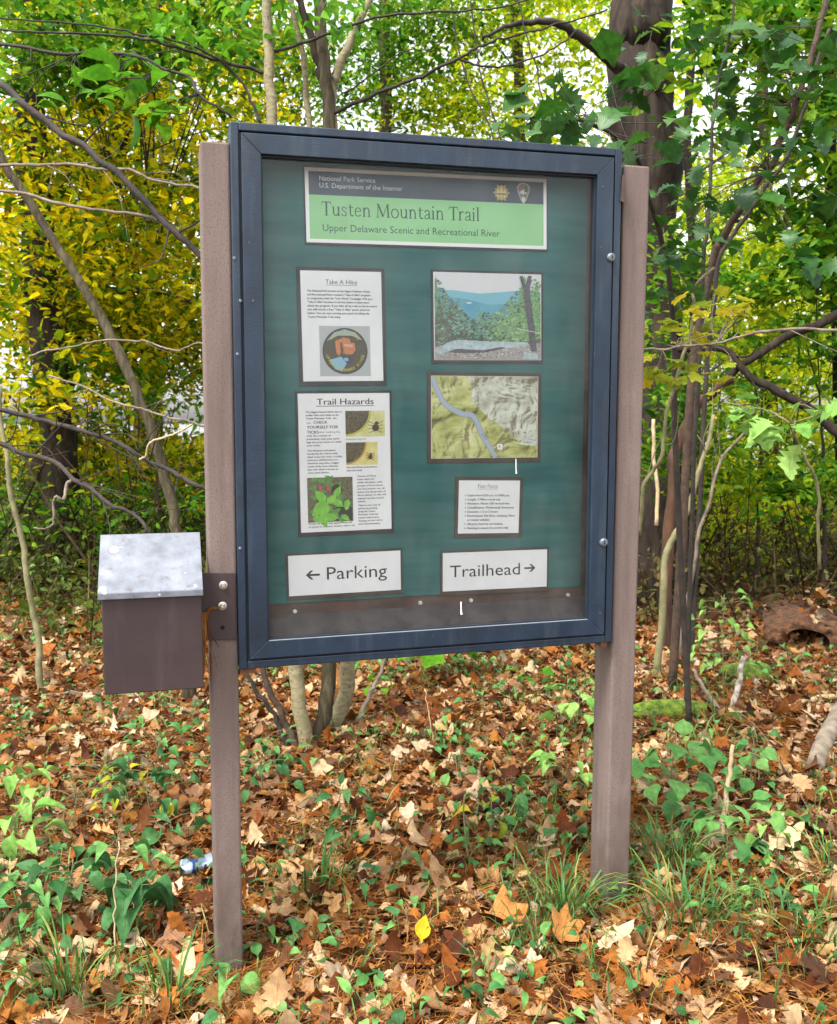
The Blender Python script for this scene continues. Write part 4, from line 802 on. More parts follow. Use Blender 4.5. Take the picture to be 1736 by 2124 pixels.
# grass tufts
def tuft(px, py, n, length, spread, label, lean=0):
    base = G(px, py); k = n; q = rng.normal(0, spread * .28, (k, 3)) * np.array([1, 1, 0]); 
    d = np.arctan2(q[:, 1], q[:, 0]) + rng.normal(0, .6, k)
    o = np_mesh('grass_tuft', [strew(BL, q, rots(k, .22, d), length * rng.uniform(.35, 1.1, k))], M['grassblade'], smooth=True)
    o.location = tuple(base); tag(o, label, 'grass', 'tufts of grass on the leaf litter')
tuft(1170, 1915, 150, .26, .15, 'dense green grass tuft growing in front of the right post')
tuft(665, 1855, 60, .26, .16, 'blue-green spiky grass tuft to the right of the left post')
tuft(1400, 1800, 110, .24, .22, 'loose grass clump right beside the base of the right post')
tuft(1430, 1930, 110, .28, .25, 'sprawling grass clump at the lower right, before the right post')
tuft(1640, 1960, 120, .22, .36, 'thin grass patch in the lower right corner')
tuft(150, 2075, 80, .27, .2, 'arching grass tuft in the lower left corner')
tuft(350, 2105, 50, .25, .14, 'grass tuft at the bottom edge left of the left post')
tuft(1110, 1980, 50, .2, .2, 'short grass tuft in the foreground middle')
tuft(1720, 1820, 50, .22, .2, 'grass clump at the far right edge of the litter')
tuft(20, 1960, 50, .2, .16, 'grass clump at the far left edge of the litter')

# small plants, each with stem and leaves
OV = [oval(.27, fold=.34, curl=-.50, side=.3, skew=.03, seed=1), oval(.33, fold=.26, curl=-.62, side=-.3, skew=.03, seed=2)]
HEART = strip_leaf([.01, .30, .38, .40, .36, .29, .20, .11, .003], fold=.3, curl=-.55, side=.3, skew=.03, seed=4)
LONG = oval(.19, fold=.25, curl=-.35, seed=5)
MAP = palmate(5, -.25, 6, .12, .6)
SHAPES = {'oval': OV[0], 'round': OV[1], 'heart': HEART, 'long': LONG, 'maple': MAP}
def plant(px, py, hgt, nlv, size, shape, m_, label, spread=.10, name='seedling', cat='plant', lean=0.0, stem='twig_green', group='young plants in the leaf litter'):
    hgt *= 1.35; size *= 1.7; spread *= 1.25
    base = G(px, py); root = thing(name, label, cat, base, (0, 0, rnd.uniform(0, 6.28)), group)
    st = MB(); pos = []; yaw = []
    ln = np.array([rnd.uniform(-1, 1) * .15 + lean, rnd.uniform(-1, 1) * .1, 1.0])
    main = spline([np.zeros(3), ln * hgt * .5 + rng.normal(0, .008, 3), ln * hgt], 5); st.tube(main, [.0032 * (1 - .5 * i / len(main)) for i in range(len(main))], 5)
    for i in range(nlv):
        t_ = 0.25 + 0.75 * (i + 1) / nlv; b0 = main[min(len(main) - 1, int(t_ * (len(main) - 1)))]; a = i * 2.4 + rnd.uniform(-.5, .5)
        L_ = spread * rnd.uniform(.35, 1.0) * (1.25 - .6 * t_); p = b0 + np.array([math.cos(a) * L_, math.sin(a) * L_, rnd.uniform(.0, .35) * L_])
        st.tube([b0, (b0 + p) / 2 + np.array([0, 0, .006]), p], .0012, 4); pos.append(p); yaw.append(a + rnd.uniform(-.5, .5))
    st.build('stem', M[stem], root, smooth=True)
    k = len(pos); np_mesh('foliage', [strew(SHAPES[shape], np.array(pos), rots(k, .42, np.array(yaw)), size * rng.uniform(.7, 1.15, k))], M[m_], root, smooth=True)
    return root
PL = [
 (1385, 1690, .25, 30, .060, 'round', 'seedling', 'tall seedling with many round blue-green leaves just right of the right post', .15),
 (1505, 1790, .16, 22, .055, 'round', 'seedling', 'dark green seedling near the right post grass clump', .12),
 (1600, 1780, .10, 12, .05, 'oval', 'seedlime', 'bright seedling beside the long pale fallen leaf', .08),
 (1570, 1575, .09, 5, .055, 'oval', 'seedling', 'low seedling below the white birch stick', .08),
 (1560, 1640, .14, 16, .045, 'round', 'seedling', 'seedling midway between birch stick and weathered log', .09),
 (1500, 1440, .40, 40, .045, 'oval', 'seedlime', 'pale green leafy shrub behind the white birch stick', .16),
 (1640, 1400, .10, 7, .05, 'oval', 'seedling', 'small plant in front of the hollow log', .1),
 (40, 1690, .15, 15, .070, 'oval', 'seedlime', 'lime seedling with big oval leaves at the left edge', .11),
 (22, 1795, .14, 15, .072, 'oval', 'seedlime', 'second lime seedling, lower down the left edge', .11),
 (275, 1935, .12, 12, .075, 'heart', 'seeddark', 'plant with big heart-shaped leaves left of the post base', .06),
 (160, 1890, .14, 20, .06, 'oval', 'seeddark', 'dark broad-leaved plant in the lower left', .1),
 (80, 1930, .14, 24, .055, 'oval', 'seedling', 'bushy green plant above the corner grass tuft', .1),
 (320, 1710, .16, 18, .05, 'heart', 'seeddark', 'creeper with dark heart leaves left of the left post', .14),
 (350, 1760, .08, 6, .055, 'heart', 'seeddark', 'small dark creeper just above the crushed can', .1),
 (330, 1590, .15, 18, .05, 'oval', 'seedling', 'green seedling clump left of the left post, under the box', .14),
 (235, 1840, .13, 12, .055, 'oval', 'seedling', 'green seedling beside the dry stalk at left', .1),
 (255, 1700, .16, 12, .035, 'oval', 'yellowgreen', 'yellow-green drooping sprig in the left litter', .09),
 (160, 1720, .12, 30, .020, 'oval', 'seedling', 'grey-green fine-leaved creeping weed at left', .20),
 (215, 1640, .10, 26, .020, 'oval', 'seedling', 'fine-leaved weed patch above the creeping weed', .16),
 (430, 2000, .07, 6, .03, 'round', 'seedling', 'round-leaved plant at the foot of the left post', .06),
 (470, 2080, .06, 3, .045, 'heart', 'seedling', 'single heart-leaf plant at the bottom edge', .03),
 (930, 1420, .25, 10, .10, 'maple', 'fresh', 'bright green maple seedling below the bottom edge of the case', .14),
 (945, 1610, .07, 7, .06, 'long', 'seedling', 'low leafy seedling in the middle of the litter', .1),
 (1045, 1680, .09, 6, .065, 'oval', 'seedling', 'three-leaved seedling mid litter, left of the right post', .07),
 (1015, 1745, .10, 6, .05, 'oval', 'yellowgreen', 'yellowing seedling left of the right post', .07),
 (990, 1790, .05, 6, .045, 'oval', 'seedling', 'low rosette beneath the bent dry stalk', .06),
 (710, 1690, .09, 8, .06, 'long', 'seeddark', 'dark narrow-leaved plant beside the pine cones', .1),
 (720, 1745, .07, 6, .055, 'heart', 'seeddark', 'violet plant with dull heart leaves mid litter', .08),
 (545, 1650, .15, 18, .05, 'oval', 'seeddark', 'dark seedling clump right of the left post', .13),
 (560, 1600, .12, 14, .05, 'long', 'seedling', 'long-leaved seedling in front of the multi-stemmed tree', .1),
 (1000, 1480, .12, 8, .045, 'oval', 'seedling', 'small seedling upslope under the Trailhead sign', .09),
 (1190, 1540, .20, 20, .055, 'round', 'seedlime', 'bright seedling just left of the right post', .12),
 (1180, 1640, .12, 13, .06, 'oval', 'seedlime', 'low bright seedling left of the right post', .09),
 (790, 1450, .10, 6, .05, 'round', 'fresh', 'little green seedling right of the multi-stemmed tree', .09),
 (1110, 1440, .12, 7, .05, 'maple', 'fresh', 'maple seedling upslope near the right post', .1),
 (620, 1950, .06, 5, .04, 'round', 'seeddark', 'three-leaved plant in the lower middle', .05),
 (850, 1945, .07, 6, .03, 'oval', 'seedling', 'weed sprig beside the yellow leaf', .06),
 (540, 1960, .06, 6, .035, 'oval', 'seedling', 'small weed right of the left post foot', .06),
 (110, 1250, .30, 12, .06, 'oval', 'seedlime', 'leafy sprig beside the thin sapling at left', .16),
 (1400, 1240, .3, 16, .06, 'oval', 'fresh', 'green seedling clump behind the right post', .2),
 (1560, 1210, .3, 16, .07, 'long', 'seedlime', 'pale seedling upslope at the right', .2),
]
for a in PL: plant(*a)
# violet flower
v = G(648, 1748)

# ------------------------------------------------------------------ things lying on the litter
def stick(name, pts, rad, m_, label, cat='stick', n=7, rough=.12, lift=0.01, group=None, amp=.004):
    P = [G(*p) + np.array([0, 0, lift]) for p in pts]; S = wiggle(spline(P, 6), amp, len(label)); k = len(S)
    base = S[0].copy(); R_ = [rad[0] + (rad[1] - rad[0]) * i / (k - 1) for i in range(k)]
    mb = MB(); mb.tube([s - base for s in S], R_, n, rough=rough, seed=len(label)); o = mb.build(name, M[m_], None, smooth=True, loc=base); return tag(o, label, cat, group)
stick('fallen_twig', [(40, 1462), (130, 1450), (240, 1450), (330, 1466), (425, 1500)], (.006, .010), 'twig_pale', 'long pale twig lying across the litter below the box', lift=.03)
stick('fallen_twig', [(1342, 1322), (1400, 1326), (1470, 1324)], (.012, .010), 'wood_tan', 'thin pale stick lying behind the right post', lift=.02)
stick('fallen_branch', [(1627, 1478), (1690, 1462), (1760, 1452)], (.010, .016), 'wood_tan', 'yellowish branch lying at the right edge', lift=.03)
stick('dry_stick', [(525, 1893), (568, 1912)], (.011, .010), 'wood_tan', 'short cork-coloured stick right of the left post base', lift=.018, amp=0)
stick('fallen_twig', [(1040, 1760), (1100, 1778), (1175, 1785)], (.010, .005), 'wood_grey', 'grey weathered stick lying left of the right post base', lift=.015)
stick('fallen_twig', [(640, 1725), (720, 1745), (800, 1742)], (.004, .003), 'wood_grey', 'thin grey twig in the middle of the litter', lift=.02)
stick('wood_slab', [(190, 1522), (262, 1530)], (.016, .016), 'wood_grey', 'pale grey wood slab lying in the left litter', 'wood', lift=.018, amp=0)
stick('weathered_log', [(1690, 1605), (1712, 1550), (1750, 1480)], (.036, .045), 'wood_grey', 'weathered tan log end at the right edge', 'log', 14, .05, .035, amp=.001)
def leaner(name, base, top, rad, m_, label, cat='stick', rough=.1):
    b0 = G(*base); D = float((b0 - CAM) @ FWD); e_ = at(top[0], top[1], D + top[2]); S = wiggle(spline([b0, (b0 + e_) / 2 + rng.normal(0, .008, 3), e_], 7), .003, len(label))
    mb = MB(); mb.tube([s - b0 for s in S], [rad[0] + (rad[1] - rad[0]) * i / (len(S) - 1) for i in range(len(S))], 8, rough=rough, seed=len(label)); o = mb.build(name, M[m_], None, smooth=True, loc=b0); return tag(o, label, cat)
leaner('birch_stick', (1517, 1472), (1543, 1362, .1), (.016, .013), 'birch', 'white birch stick standing out of the litter at right')
leaner('dead_stick', (1499, 1485), (1436, 1388, .1), (.013, .008), 'wood_grey', 'grey stick leaning left beside the birch stick')
leaner('dry_stalk', (238, 1990), (246, 1745, 0), (.003, .002), 'wood_tan', 'thin tan dry stalk standing in the left litter', 'stalk')
leaner('dry_stalk', (905, 1560), (880, 1430, 0), (.003, .002), 'wood_tan', 'thin dry stalk standing below the case', 'stalk')
leaner('dry_stalk', (1490, 1760), (1520, 1545, 0), (.010, .007), 'wood_tan', 'straight tan dead stem rising behind the dark seedling', 'stalk')
b0 = G(975, 1800); mb = MB()
S = spline([at(975, 1800, (b0 - CAM) @ FWD) , at(966, 1740, (b0 - CAM) @ FWD), at(962, 1665, (b0 - CAM) @ FWD), at(975, 1645, (b0 - CAM) @ FWD), at(1000, 1672, (b0 - CAM) @ FWD)], 6)
mb.tube([s - b0 for s in S], .003, 5); o = mb.build('dry_stalk', M['twig_green'], None, smooth=True, loc=b0); tag(o, 'bent dry stalk hooked over in the middle of the litter', 'stalk')
b0 = G(1515, 1480); b1 = G(1700, 1730); mb = MB()
S = spline([b0 + (0, 0, .04), b0 * .55 + b1 * .45 + (0, 0, .10), b1 + (0, 0, .02)], 8); mb.tube([s - b0 for s in S], .0016, 5); o = mb.build('fallen_twig', M['wood_grey'], None, smooth=True, loc=b0); tag(o, 'hair-thin pale stem arching down from the birch stick', 'stick')

def lump(name, px, py, rx, ry, rz, m_, label, cat, rotz=0, seed=0, lift=0.0):
    """An uneven rounded body (log, stone)."""
    base = G(px, py); mb = MB(); n_, k = 22, 12; vs = []; r_ = np.random.default_rng(seed); ph = r_.uniform(0, 6, 6)
    for i in range(k + 1):
        th = PI * i / k
        for j in range(n_):
            a = 2 * PI * j / n_; q = 1 + .10 * math.sin(2 * a + ph[0] + 2 * th) + .07 * math.sin(5 * a + ph[1]) * math.sin(3 * th + ph[2]) + r_.normal(0, .02)
            se = abs(math.sin(th)) ** .7
            vs.append((rx * q * math.cos(th) * 1.0, ry * q * se * math.cos(a), rz * q * se * math.sin(a) + lift))
    fs = [(i * n_ + j, (i + 1) * n_ + j, (i + 1) * n_ + (j + 1) % n_, i * n_ + (j + 1) % n_) for i in range(k) for j in range(n_)]
    mb.add(vs, fs); o = mb.build(name, M[m_], None, smooth=True, loc=base, rot=(0, 0, rotz)); return tag(o, label, cat)
lg = lump('mossy_log', 1400, 1488, .20, .055, .060, 'moss', 'short log thick with bright moss beside the right post', 'log', -.25, 3, .03)
lump('mossy_log', 1545, 1412, .14, .07, .085, 'moss', 'dark mossy lump of wood behind the birch stick', 'log', -.2, 5, .03)
M['stone'] = mottled('pale_stone', (0.42, 0.36, 0.28), (0.66, 0.60, 0.50), 20, .9, .4, 50)
lump('stone', 137, 1612, .032, .026, .020, 'stone', 'small pale stone in the left litter', 'stone', .4, 8, .01)
M['punk'] = mottled('punky_wood', (0.016, 0.006, 0.003), (0.13, 0.055, 0.020), 26, 1.0, 1.0, 45)
# hollow log at right
b0 = G(1672, 1350); root = thing('hollow_log', 'decaying hollow log with a dark round hole at the right edge', 'log', b0 - (0, 0, .045), (0, 0, -.55))
mb = MB(); n_ = 26; ax = []
r_ = random.Random(2)
rings = [(0.0, .105, .01), (-.012, .15, .0), (.0, .185, .0), (.06, .20, .0), (.4, .21, .0), (.9, .20, .0)]
vs = []
ph = [r_.uniform(0, 6) for _ in range(n_)]
for (d_, rd, _) in rings:
    for j in range(n_):
        a = 2 * PI * j / n_; q = rd * (1 + .06 * math.sin(3 * a + 1) + (.13 * math.sin(ph[j] + d_ * 5) if rd > .12 else 0)); vs.append((q * math.cos(a) * 1.25, d_ + (.03 * math.sin(ph[j] * 2) if rd > .12 else 0), q * math.sin(a) * (.85 if rd < .12 else .72) + .10))
mb.add(vs, [(i * n_ + j, i * n_ + (j + 1) % n_, (i + 1) * n_ + (j + 1) % n_, (i + 1) * n_ + j) for i in range(len(rings) - 1) for j in range(n_)])
mb.build('wood', M['punk'], root, smooth=True)
mb = MB(); vs = []
for d_, rd in ((0.002, .103), (.25, .095), (.5, .08)):
    for j in range(n_): a = 2 * PI * j / n_; q = rd * (1 + .06 * math.sin(3 * a + 1)); vs.append((q * math.cos(a) * 1.15, d_, q * math.sin(a) * .85 + .10))
mb.add(vs, [(i * n_ + j, (i + 1) * n_ + j, (i + 1) * n_ + (j + 1) % n_, i * n_ + (j + 1) % n_) for i in range(2) for j in range(n_)] + [tuple(2 * n_ + j for j in range(n_))]); mb.build('hollow', M['hole'], root)
# pine cones
def cone(px, py, label):
    base = G(px, py); mb = MB(); r_ = random.Random(px)
    for i in range(9):
        t_ = i / 8; rr_ = .026 * math.sin(.35 + 2.5 * t_); z = .09 * t_ - .045
        for j in range(8):
            a = j * PI / 4 + i * .4; c_, s_ = math.cos(a), math.sin(a)
            q = lambda u, v_, w_: (z + w_, (u * c_ - v_ * s_), (u * s_ + v_ * c_) + .026)
            mb.add([q(rr_ * .35, -.004, 0), q(rr_ * .35, .004, 0), q(rr_, .008, .012), q(rr_ * 1.12, 0, .015), q(rr_, -.008, .012)], [(0, 1, 2, 3, 4)])
    mb.tube([(-.045, 0, .026), (0, 0, .026), (.045, 0, .026)], [.008, .014, .006], 8)
    o = mb.build('pine_cone', mottled('cone', (0.05, 0.022, 0.012), (0.13, 0.065, 0.035), 60, .85), None, loc=base, rot=(0, .15, r_.uniform(0, 3))); tag(o, label, 'pine cone', 'pine cones on the litter')
cone(707, 1640, 'pine cone in the litter in front of the multi-stemmed tree'); cone(650, 1680, 'pine cone a little nearer, right of the left post')
# crushed can
b0 = G(412, 1822) + np.array([0, 0, .022]); mb = MB(); vs = []; n_ = 20; r_ = random.Random(6)
prof = [(-.060, .001), (-.060, .022), (-.056, .027), (-.05, .031), (-.03, .031), (-.005, .026), (.02, .030), (.048, .031), (.055, .026), (.06, .024), (.058, .001)]
for i, (xx, rr_) in enumerate(prof):
    for j in range(n_):
        a = 2 * PI * j / n_; fl = .62 if math.sin(a) > 0 else .8
        vs.append((xx + .004 * math.sin(a * 2 + i), rr_ * math.cos(a) * (1.12 + .2 * math.sin(2 * i)), rr_ * math.sin(a) * fl * (1 + .30 * math.sin(3 * a + 1.7 * i)) + .03))
mb.add(vs, [(i * n_ + j, i * n_ + (j + 1) % n_, (i + 1) * n_ + (j + 1) % n_, (i + 1) * n_ + j) for i in range(len(prof) - 1) for j in range(n_)])
mb.m = [1 if (i // n_) in (4,) else (2 if (i // n_) in (0, 1, 8, 9) else 0) for i in range(len(mb.f))]
o = mb.build('crushed_can', [plain('can_silver', (0.34, 0.42, 0.55), .3, .5), plain('can_blue', (0.03, 0.06, 0.20), .35, .3), plain('can_rim', (0.30, 0.36, 0.48), .3, .6)], None, smooth=True, loc=b0, rot=(0, 0, .25)); tag(o, 'crushed silver and blue drink can lying behind the left post', 'can')
# single conspicuous leaves
def big_leaf(px, py, T, size, m_, label, rot, lift=.03):
    o = np_mesh('fallen_leaf', [(T[0] * size, T[1], 0, T[2])], m_, smooth=True); p = G(px, py) + np.array([0, 0, lift]); o.location = tuple(p); o.rotation_euler = rot; tag(o, label, 'leaf', 'single fallen leaves')
tanm = leafy('leaf_tan', [(0.66, 0.48, 0.27), (0.66, 0.48, 0.27)], .1, .7, veins=True); orm = leafy('leaf_orange', [(0.52, 0.16, 0.05), (0.52, 0.16, 0.05)], .1, .6, veins=True)
rust = leafy('leaf_rust', [(0.40, 0.17, 0.045), (0.40, 0.17, 0.045)], .1, .7, veins=True)
big_leaf(1562, 1790, oak(.26, fold=.2, curl=.4, seed=71), .21, tanm, 'long pale tan leaf lying right of the right post', (0.1, -.1, -.1), .05)
big_leaf(62, 1585, oval(.28, fold=.15, curl=.2, seed=72), .12, orm, 'orange-red oval leaf in the left litter', (.25, 0, .1))
big_leaf(872, 1985, oval(.3, fold=.25, curl=.3, seed=73), .085, M['yellowleaf'], 'bright yellow leaf in the foreground middle', (.5, -.7, 1.2), .04)
big_leaf(345, 1745, oval(.3, fold=.25, curl=-.3, seed=74), .09, M['yellowleaf'], 'yellow leaf hanging in the plants left of the left post', (.3, -1.0, 1.4), .08)
big_leaf(1165, 1985, palmate(5, .7, 75, .3), .12, rust, 'large rust-brown curled leaf in the foreground, right of centre', (.5, -.2, 1.1), .05)
big_leaf(1265, 1975, palmate(5, .9, 76, .3), .10, tanm, 'pale curled leaf in front of the right post', (.3, .2, .4), .05)
big_leaf(360, 2060, oval(.36, fold=.15, curl=.5, seed=77), .10, tanm, 'pale upturned leaf at the bottom left of the left post', (.4, -.3, .9), .04)
big_leaf(420, 2055, palmate(5, .8, 79, .3), .16, orm, 'crumpled red-orange leaf before the left post', (.3, .1, 2.2), .04)
big_leaf(1010, 1940, palmate(5, .8, 81, .3), .15, rust, 'brown curled leaf in the foreground middle', (.4, .1, .2), .04)

# ------------------------------------------------------------------ trees
def tree(name, label, trunk, rad, bm, crowns, leaf_m, leaf=.075, T=SMALL, group='trees behind the notice board', n=12, rough=.08, dead=False, extra=None, limbs=True, cat='tree', twig='twig_dark'):
    """trunk: list of (px, py, D) sight points, first one on the ground; crowns: (px, py, D, rx, ry, rz, clumps, leaves per clump)."""
    b0 = G(trunk[0][0], trunk[0][1]) if trunk[0][2] is None else at(*trunk[0])
    if trunk[0][2] is None: D0 = float((b0 - CAM) @ FWD)
    pts = [b0] + [at(a, b_, (c if c is not None else D0)) for a, b_, c in trunk[1:]]
    if trunk[0][2] is not None: pts[0][2] = float(gz(pts[0][0], pts[0][1]))
    root = thing(name, label, cat, pts[0], (0, 0, 0), group)
    base = pts[0]; S = wiggle(spline(pts, 8), rad[0] * .10, len(label)); k = len(S)
    R_ = [rad[0] + (rad[1] - rad[0]) * i / (k - 1) for i in range(k)]; R_[0] *= 1.5; R_[1] *= 1.12
    S[0] = S[0] - np.array([0, 0, .08])
    mb = MB(); mb.tube([s - base for s in S], R_, n, rough=rough, seed=len(label)); mb.build('trunk', M[bm], root, smooth=True)
    pc = []; lm = MB(); any_l = False
    for cr in crowns:
        px, py, D, rx, ry, rz, nc, per = cr[:8]; c = at(px, py, D); sz = cr[8] if len(cr) > 8 else leaf
        p, q = leaf_cloud(c - base, (rx, ry, rz), nc, per, sz, T, sig=.30 if rx > .7 else .16)
        # keep above ground: q relative to base
        pc.append(p)
        if limbs:
            for e_ in q[::4]:
                j = int(np.argmin([abs((s - base)[2] - (e_[2] - .35 * np.hypot(e_[0] - (s - base)[0], e_[1] - (s - base)[1]))) for s in S])); s0 = S[j] - base
                mid = (s0 + e_) / 2 + np.array([0, 0, .12]) + rng.normal(0, .06, 3); Lg = np.linalg.norm(e_ - s0)
                lm.tube(spline([s0, mid, e_], 4), [max(.003, .006 * min(Lg, 3) * (1 - .8 * i / 8)) for i in range(9)], 4, cap=False); any_l = True
    if extra: 
        for ex, r0, r1 in extra: lm.tube([s - base for s in wiggle(spline([at(*a) for a in ex], 6), .006, 3)], [r0 + (r1 - r0) * i / (len(ex) * 6 - 6) for i in range(len(ex) * 6 - 5)], 6); any_l = True
    if any_l: lm.build('limbs', M[twig], root, smooth=True)
    if pc: np_mesh('crown', pc, M[leaf_m], root)
    return root

# leaf_cloud works in coordinates relative to the tree's base, so the ground test there is level with that base
def leaf_cloud(c, rad, nclump, per, size, T, mi=0, flat=.22, tilt=.55, gen=rng, sig=.30):
    d = gen.normal(0, 1, (nclump, 3)); d /= np.linalg.norm(d, axis=1)[:, None]; q = d * gen.random((nclump, 1)) ** (1 / 2.2) * np.array(rad) + c
    P = np.repeat(q, per, 0) + gen.normal(0, 1, (nclump * per, 3)) * np.array([sig, sig, sig * flat])
    P[:, 2] -= 0.25 * np.hypot(P[:, 0] - np.repeat(q[:, 0], per), P[:, 1] - np.repeat(q[:, 1], per))
    P = P[P[:, 2] > .05]; q = q[q[:, 2] > .1]
    n_ = len(P); return strew(T, P, rots(n_, tilt), size * gen.lognormal(0, .28, n_), mi), q

tree('oak_tree', 'big oak with thick ridged dark trunk rising behind the right post', [(1368, 1262, 7.7), (1350, 700, 7.7), (1330, 250, 7.7), (1322, -80, 7.7), (1318, -900, 7.8)], (.30, .22), 'bark_oak',
     [(1330, -760, 7.5, 1.8, 1.5, .6, 12, 60)], 'green', n=28, rough=.07, limbs=False, extra=[([(1290, 150, 7.5), (1269, 129, 7.4), (1199, 73, 7.2), (1157, 49, 7.1), (1088, 45, 7.0), (1000, 77, 6.9)], .055, .012)])
tree('maple_tree', 'tall straight dark trunk with golden leaves at the far left', [(128, 1205, 9.0), (118, 900, 9.0), (88, 600, 9.0), (62, 300, 9.0), (78, 0, 9.0), (90, -500, 9.0)], (.17, .13), 'bark_dark',
     [(110, 260, 9.4, 1.7, 1.2, 1.7, 58, 90), (60, 640, 9.6, 1.2, 1.0, .8, 40, 80), (170, -50, 9.3, 1.4, 1., .8, 30, 80), (110, 430, 8.0, 1.1, .5, 1.2, 34, 45), (40, 800, 8.2, .9, .5, .4, 14, 45)], 'gold', leaf=.092)
tree('leaning_tree', 'dark trunk leaning right with golden leaves, left of the board', [(60, 1180, 10.4), (150, 640, 10.4), (190, 480, 10.4), (245, 300, 10.4), (330, -20, 10.4), (400, -400, 10.4)], (.15, .12), 'bark_dark',
     [(330, 340, 10.8, 1.7, 1.3, 2.0, 82, 90), (340, 700, 10.8, 1.3, 1.0, .7, 60, 80), (240, 520, 8.6, 1.0, .6, 1.3, 34, 45), (150, 880, 9.5, 1.4, .7, .35, 26, 60), (330, 960, 9.5, 1.0, .7, .35, 26, 60)], 'gold', leaf=.092, extra=[([(103, 644, 10.2), (174, 606, 9.6), (244, 603, 9.4), (336, 606, 9.3), (415, 633, 9.2)], .05, .02)])
tree('sapling', 'slim grey-green sapling leaning steeply across the left woods', [(392, 1330, 5.2), (370, 1130, 5.25), (345, 1000, 5.3), (290, 830, 5.3), (210, 660, 5.35), (100, 480, 5.4), (10, 340, 5.4), (-120, 120, 5.4)], (.034, .022), 'bark_grey', [], 'gold', n=9)
tree('beech_tree', 'green-leaved beech with thin trunk high at upper left', [(250, 1160, 12.5), (300, 800, 12.5), (310, 300, 12.5), (300, -300, 12.5)], (.10, .06), 'bark_grey',
     [(270, 60, 7.6, 1.1, .8, .35, 26, 60), (470, 330, 12, 1.0, 1, .5, 18, 70), (150, 160, 7.8, .6, .6, .3, 10, 60), (380, 60, 7.4, .9, .6, .45, 11, 60), (60, 60, 7.2, .8, .6, .4, 11, 60), (240, 780, 9.2, .9, .6, .4, 12, 50)], 'green', leaf=.09)
tree('maple_tree', 'slender gold maple deep in the left woods behind the leaning sapling', [(330, 1090, 15), (320, 700, 15), (345, 200, 15), (360, -300, 15)], (.12, .07), 'bark_grey',
     [(250, 560, 14.5, 3.0, 1.6, 1.2, 100, 80), (130, 940, 14.5, 2.6, 1.2, .5, 40, 80)], 'olive', leaf=.10)
tree('birch_tree', 'pale-stemmed tree with golden leaves left of the case top', [(520, 1090, 14), (520, 500, 14), (500, 0, 14)], (.09, .06), 'bark_grey',
     [(500, 140, 13.5, 1.2, 1.2, 1.5, 40, 80), (420, -60, 13, 1.6, 1.2, .7, 30, 80)], 'gold', leaf=.09)
tree('maple_tree', 'green maple high behind the middle of the case', [(790, 1090, 13), (800, 300, 13), (792, -200, 13)], (.10, .07), 'bark_grey',
     [(760, 110, 13, 1.8, 1.3, 1.3, 46, 80), (900, 40, 12.5, 1.2, 1, .8, 26, 80)], 'green', leaf=.085)
tree('maple_tree', 'lime-coloured maple behind the upper right of the case', [(1090, 1090, 13.5), (1080, 300, 13.5), (1060, -200, 13.5)], (.10, .07), 'bark_grey',
     [(1120, 160, 13.2, 1.9, 1.3, 1.6, 50, 80), (960, 250, 13, 1.2, 1.0, .8, 24, 80), (1180, -50, 13, 1.5, 1, .8, 28, 80)], 'limeleaf', leaf=.085)
tree('ash_tree', 'thin brown trunk standing right of the big oak', [(1445, 1180, 9.5), (1440, 600, 9.5), (1425, 260, 9.5), (1450, 0, 9.5), (1470, -300, 9.5)], (.045, .04), 'bark_dark',
     [(1520, 640, 10.5, 1.4, 1, .8, 30, 70), (1640, 480, 10.5, 1.2, 1, 1.2, 34, 70), (1480, 380, 11, .9, .8, .6, 14, 60)], 'limeleaf', leaf=.08)
tree('maple_tree', 'bright lime maple at the back of the right woods', [(1600, 1085, 14), (1590, 400, 14), (1570, -200, 14)], (.10, .07), 'bark_dark',
     [(1560, 560, 14, 2.0, 1.3, 1.5, 70, 80), (1700, 760, 13.5, 1.6, 1.2, 1.0, 44, 80), (1420, 700, 14, 1.0, 1, 1.2, 26, 80)], 'limeleaf', leaf=.09)
tree('beech_tree', 'dark green beech filling the upper right corner', [(1760, 1250, 7.2), (1740, 700, 7.2), (1720, 200, 7.2), (1700, -300, 7.2)], (.06, .04), 'bark_dark',
     [(1700, 60, 6.6, .8, .9, .7, 32, 60), (1700, 300, 6.6, .7, .7, .8, 22, 60), (1560, 30, 7, .5, .7, .35, 12, 60), (1720, 560, 7, .5, .6, .5, 12, 60)], 'green', leaf=.10)
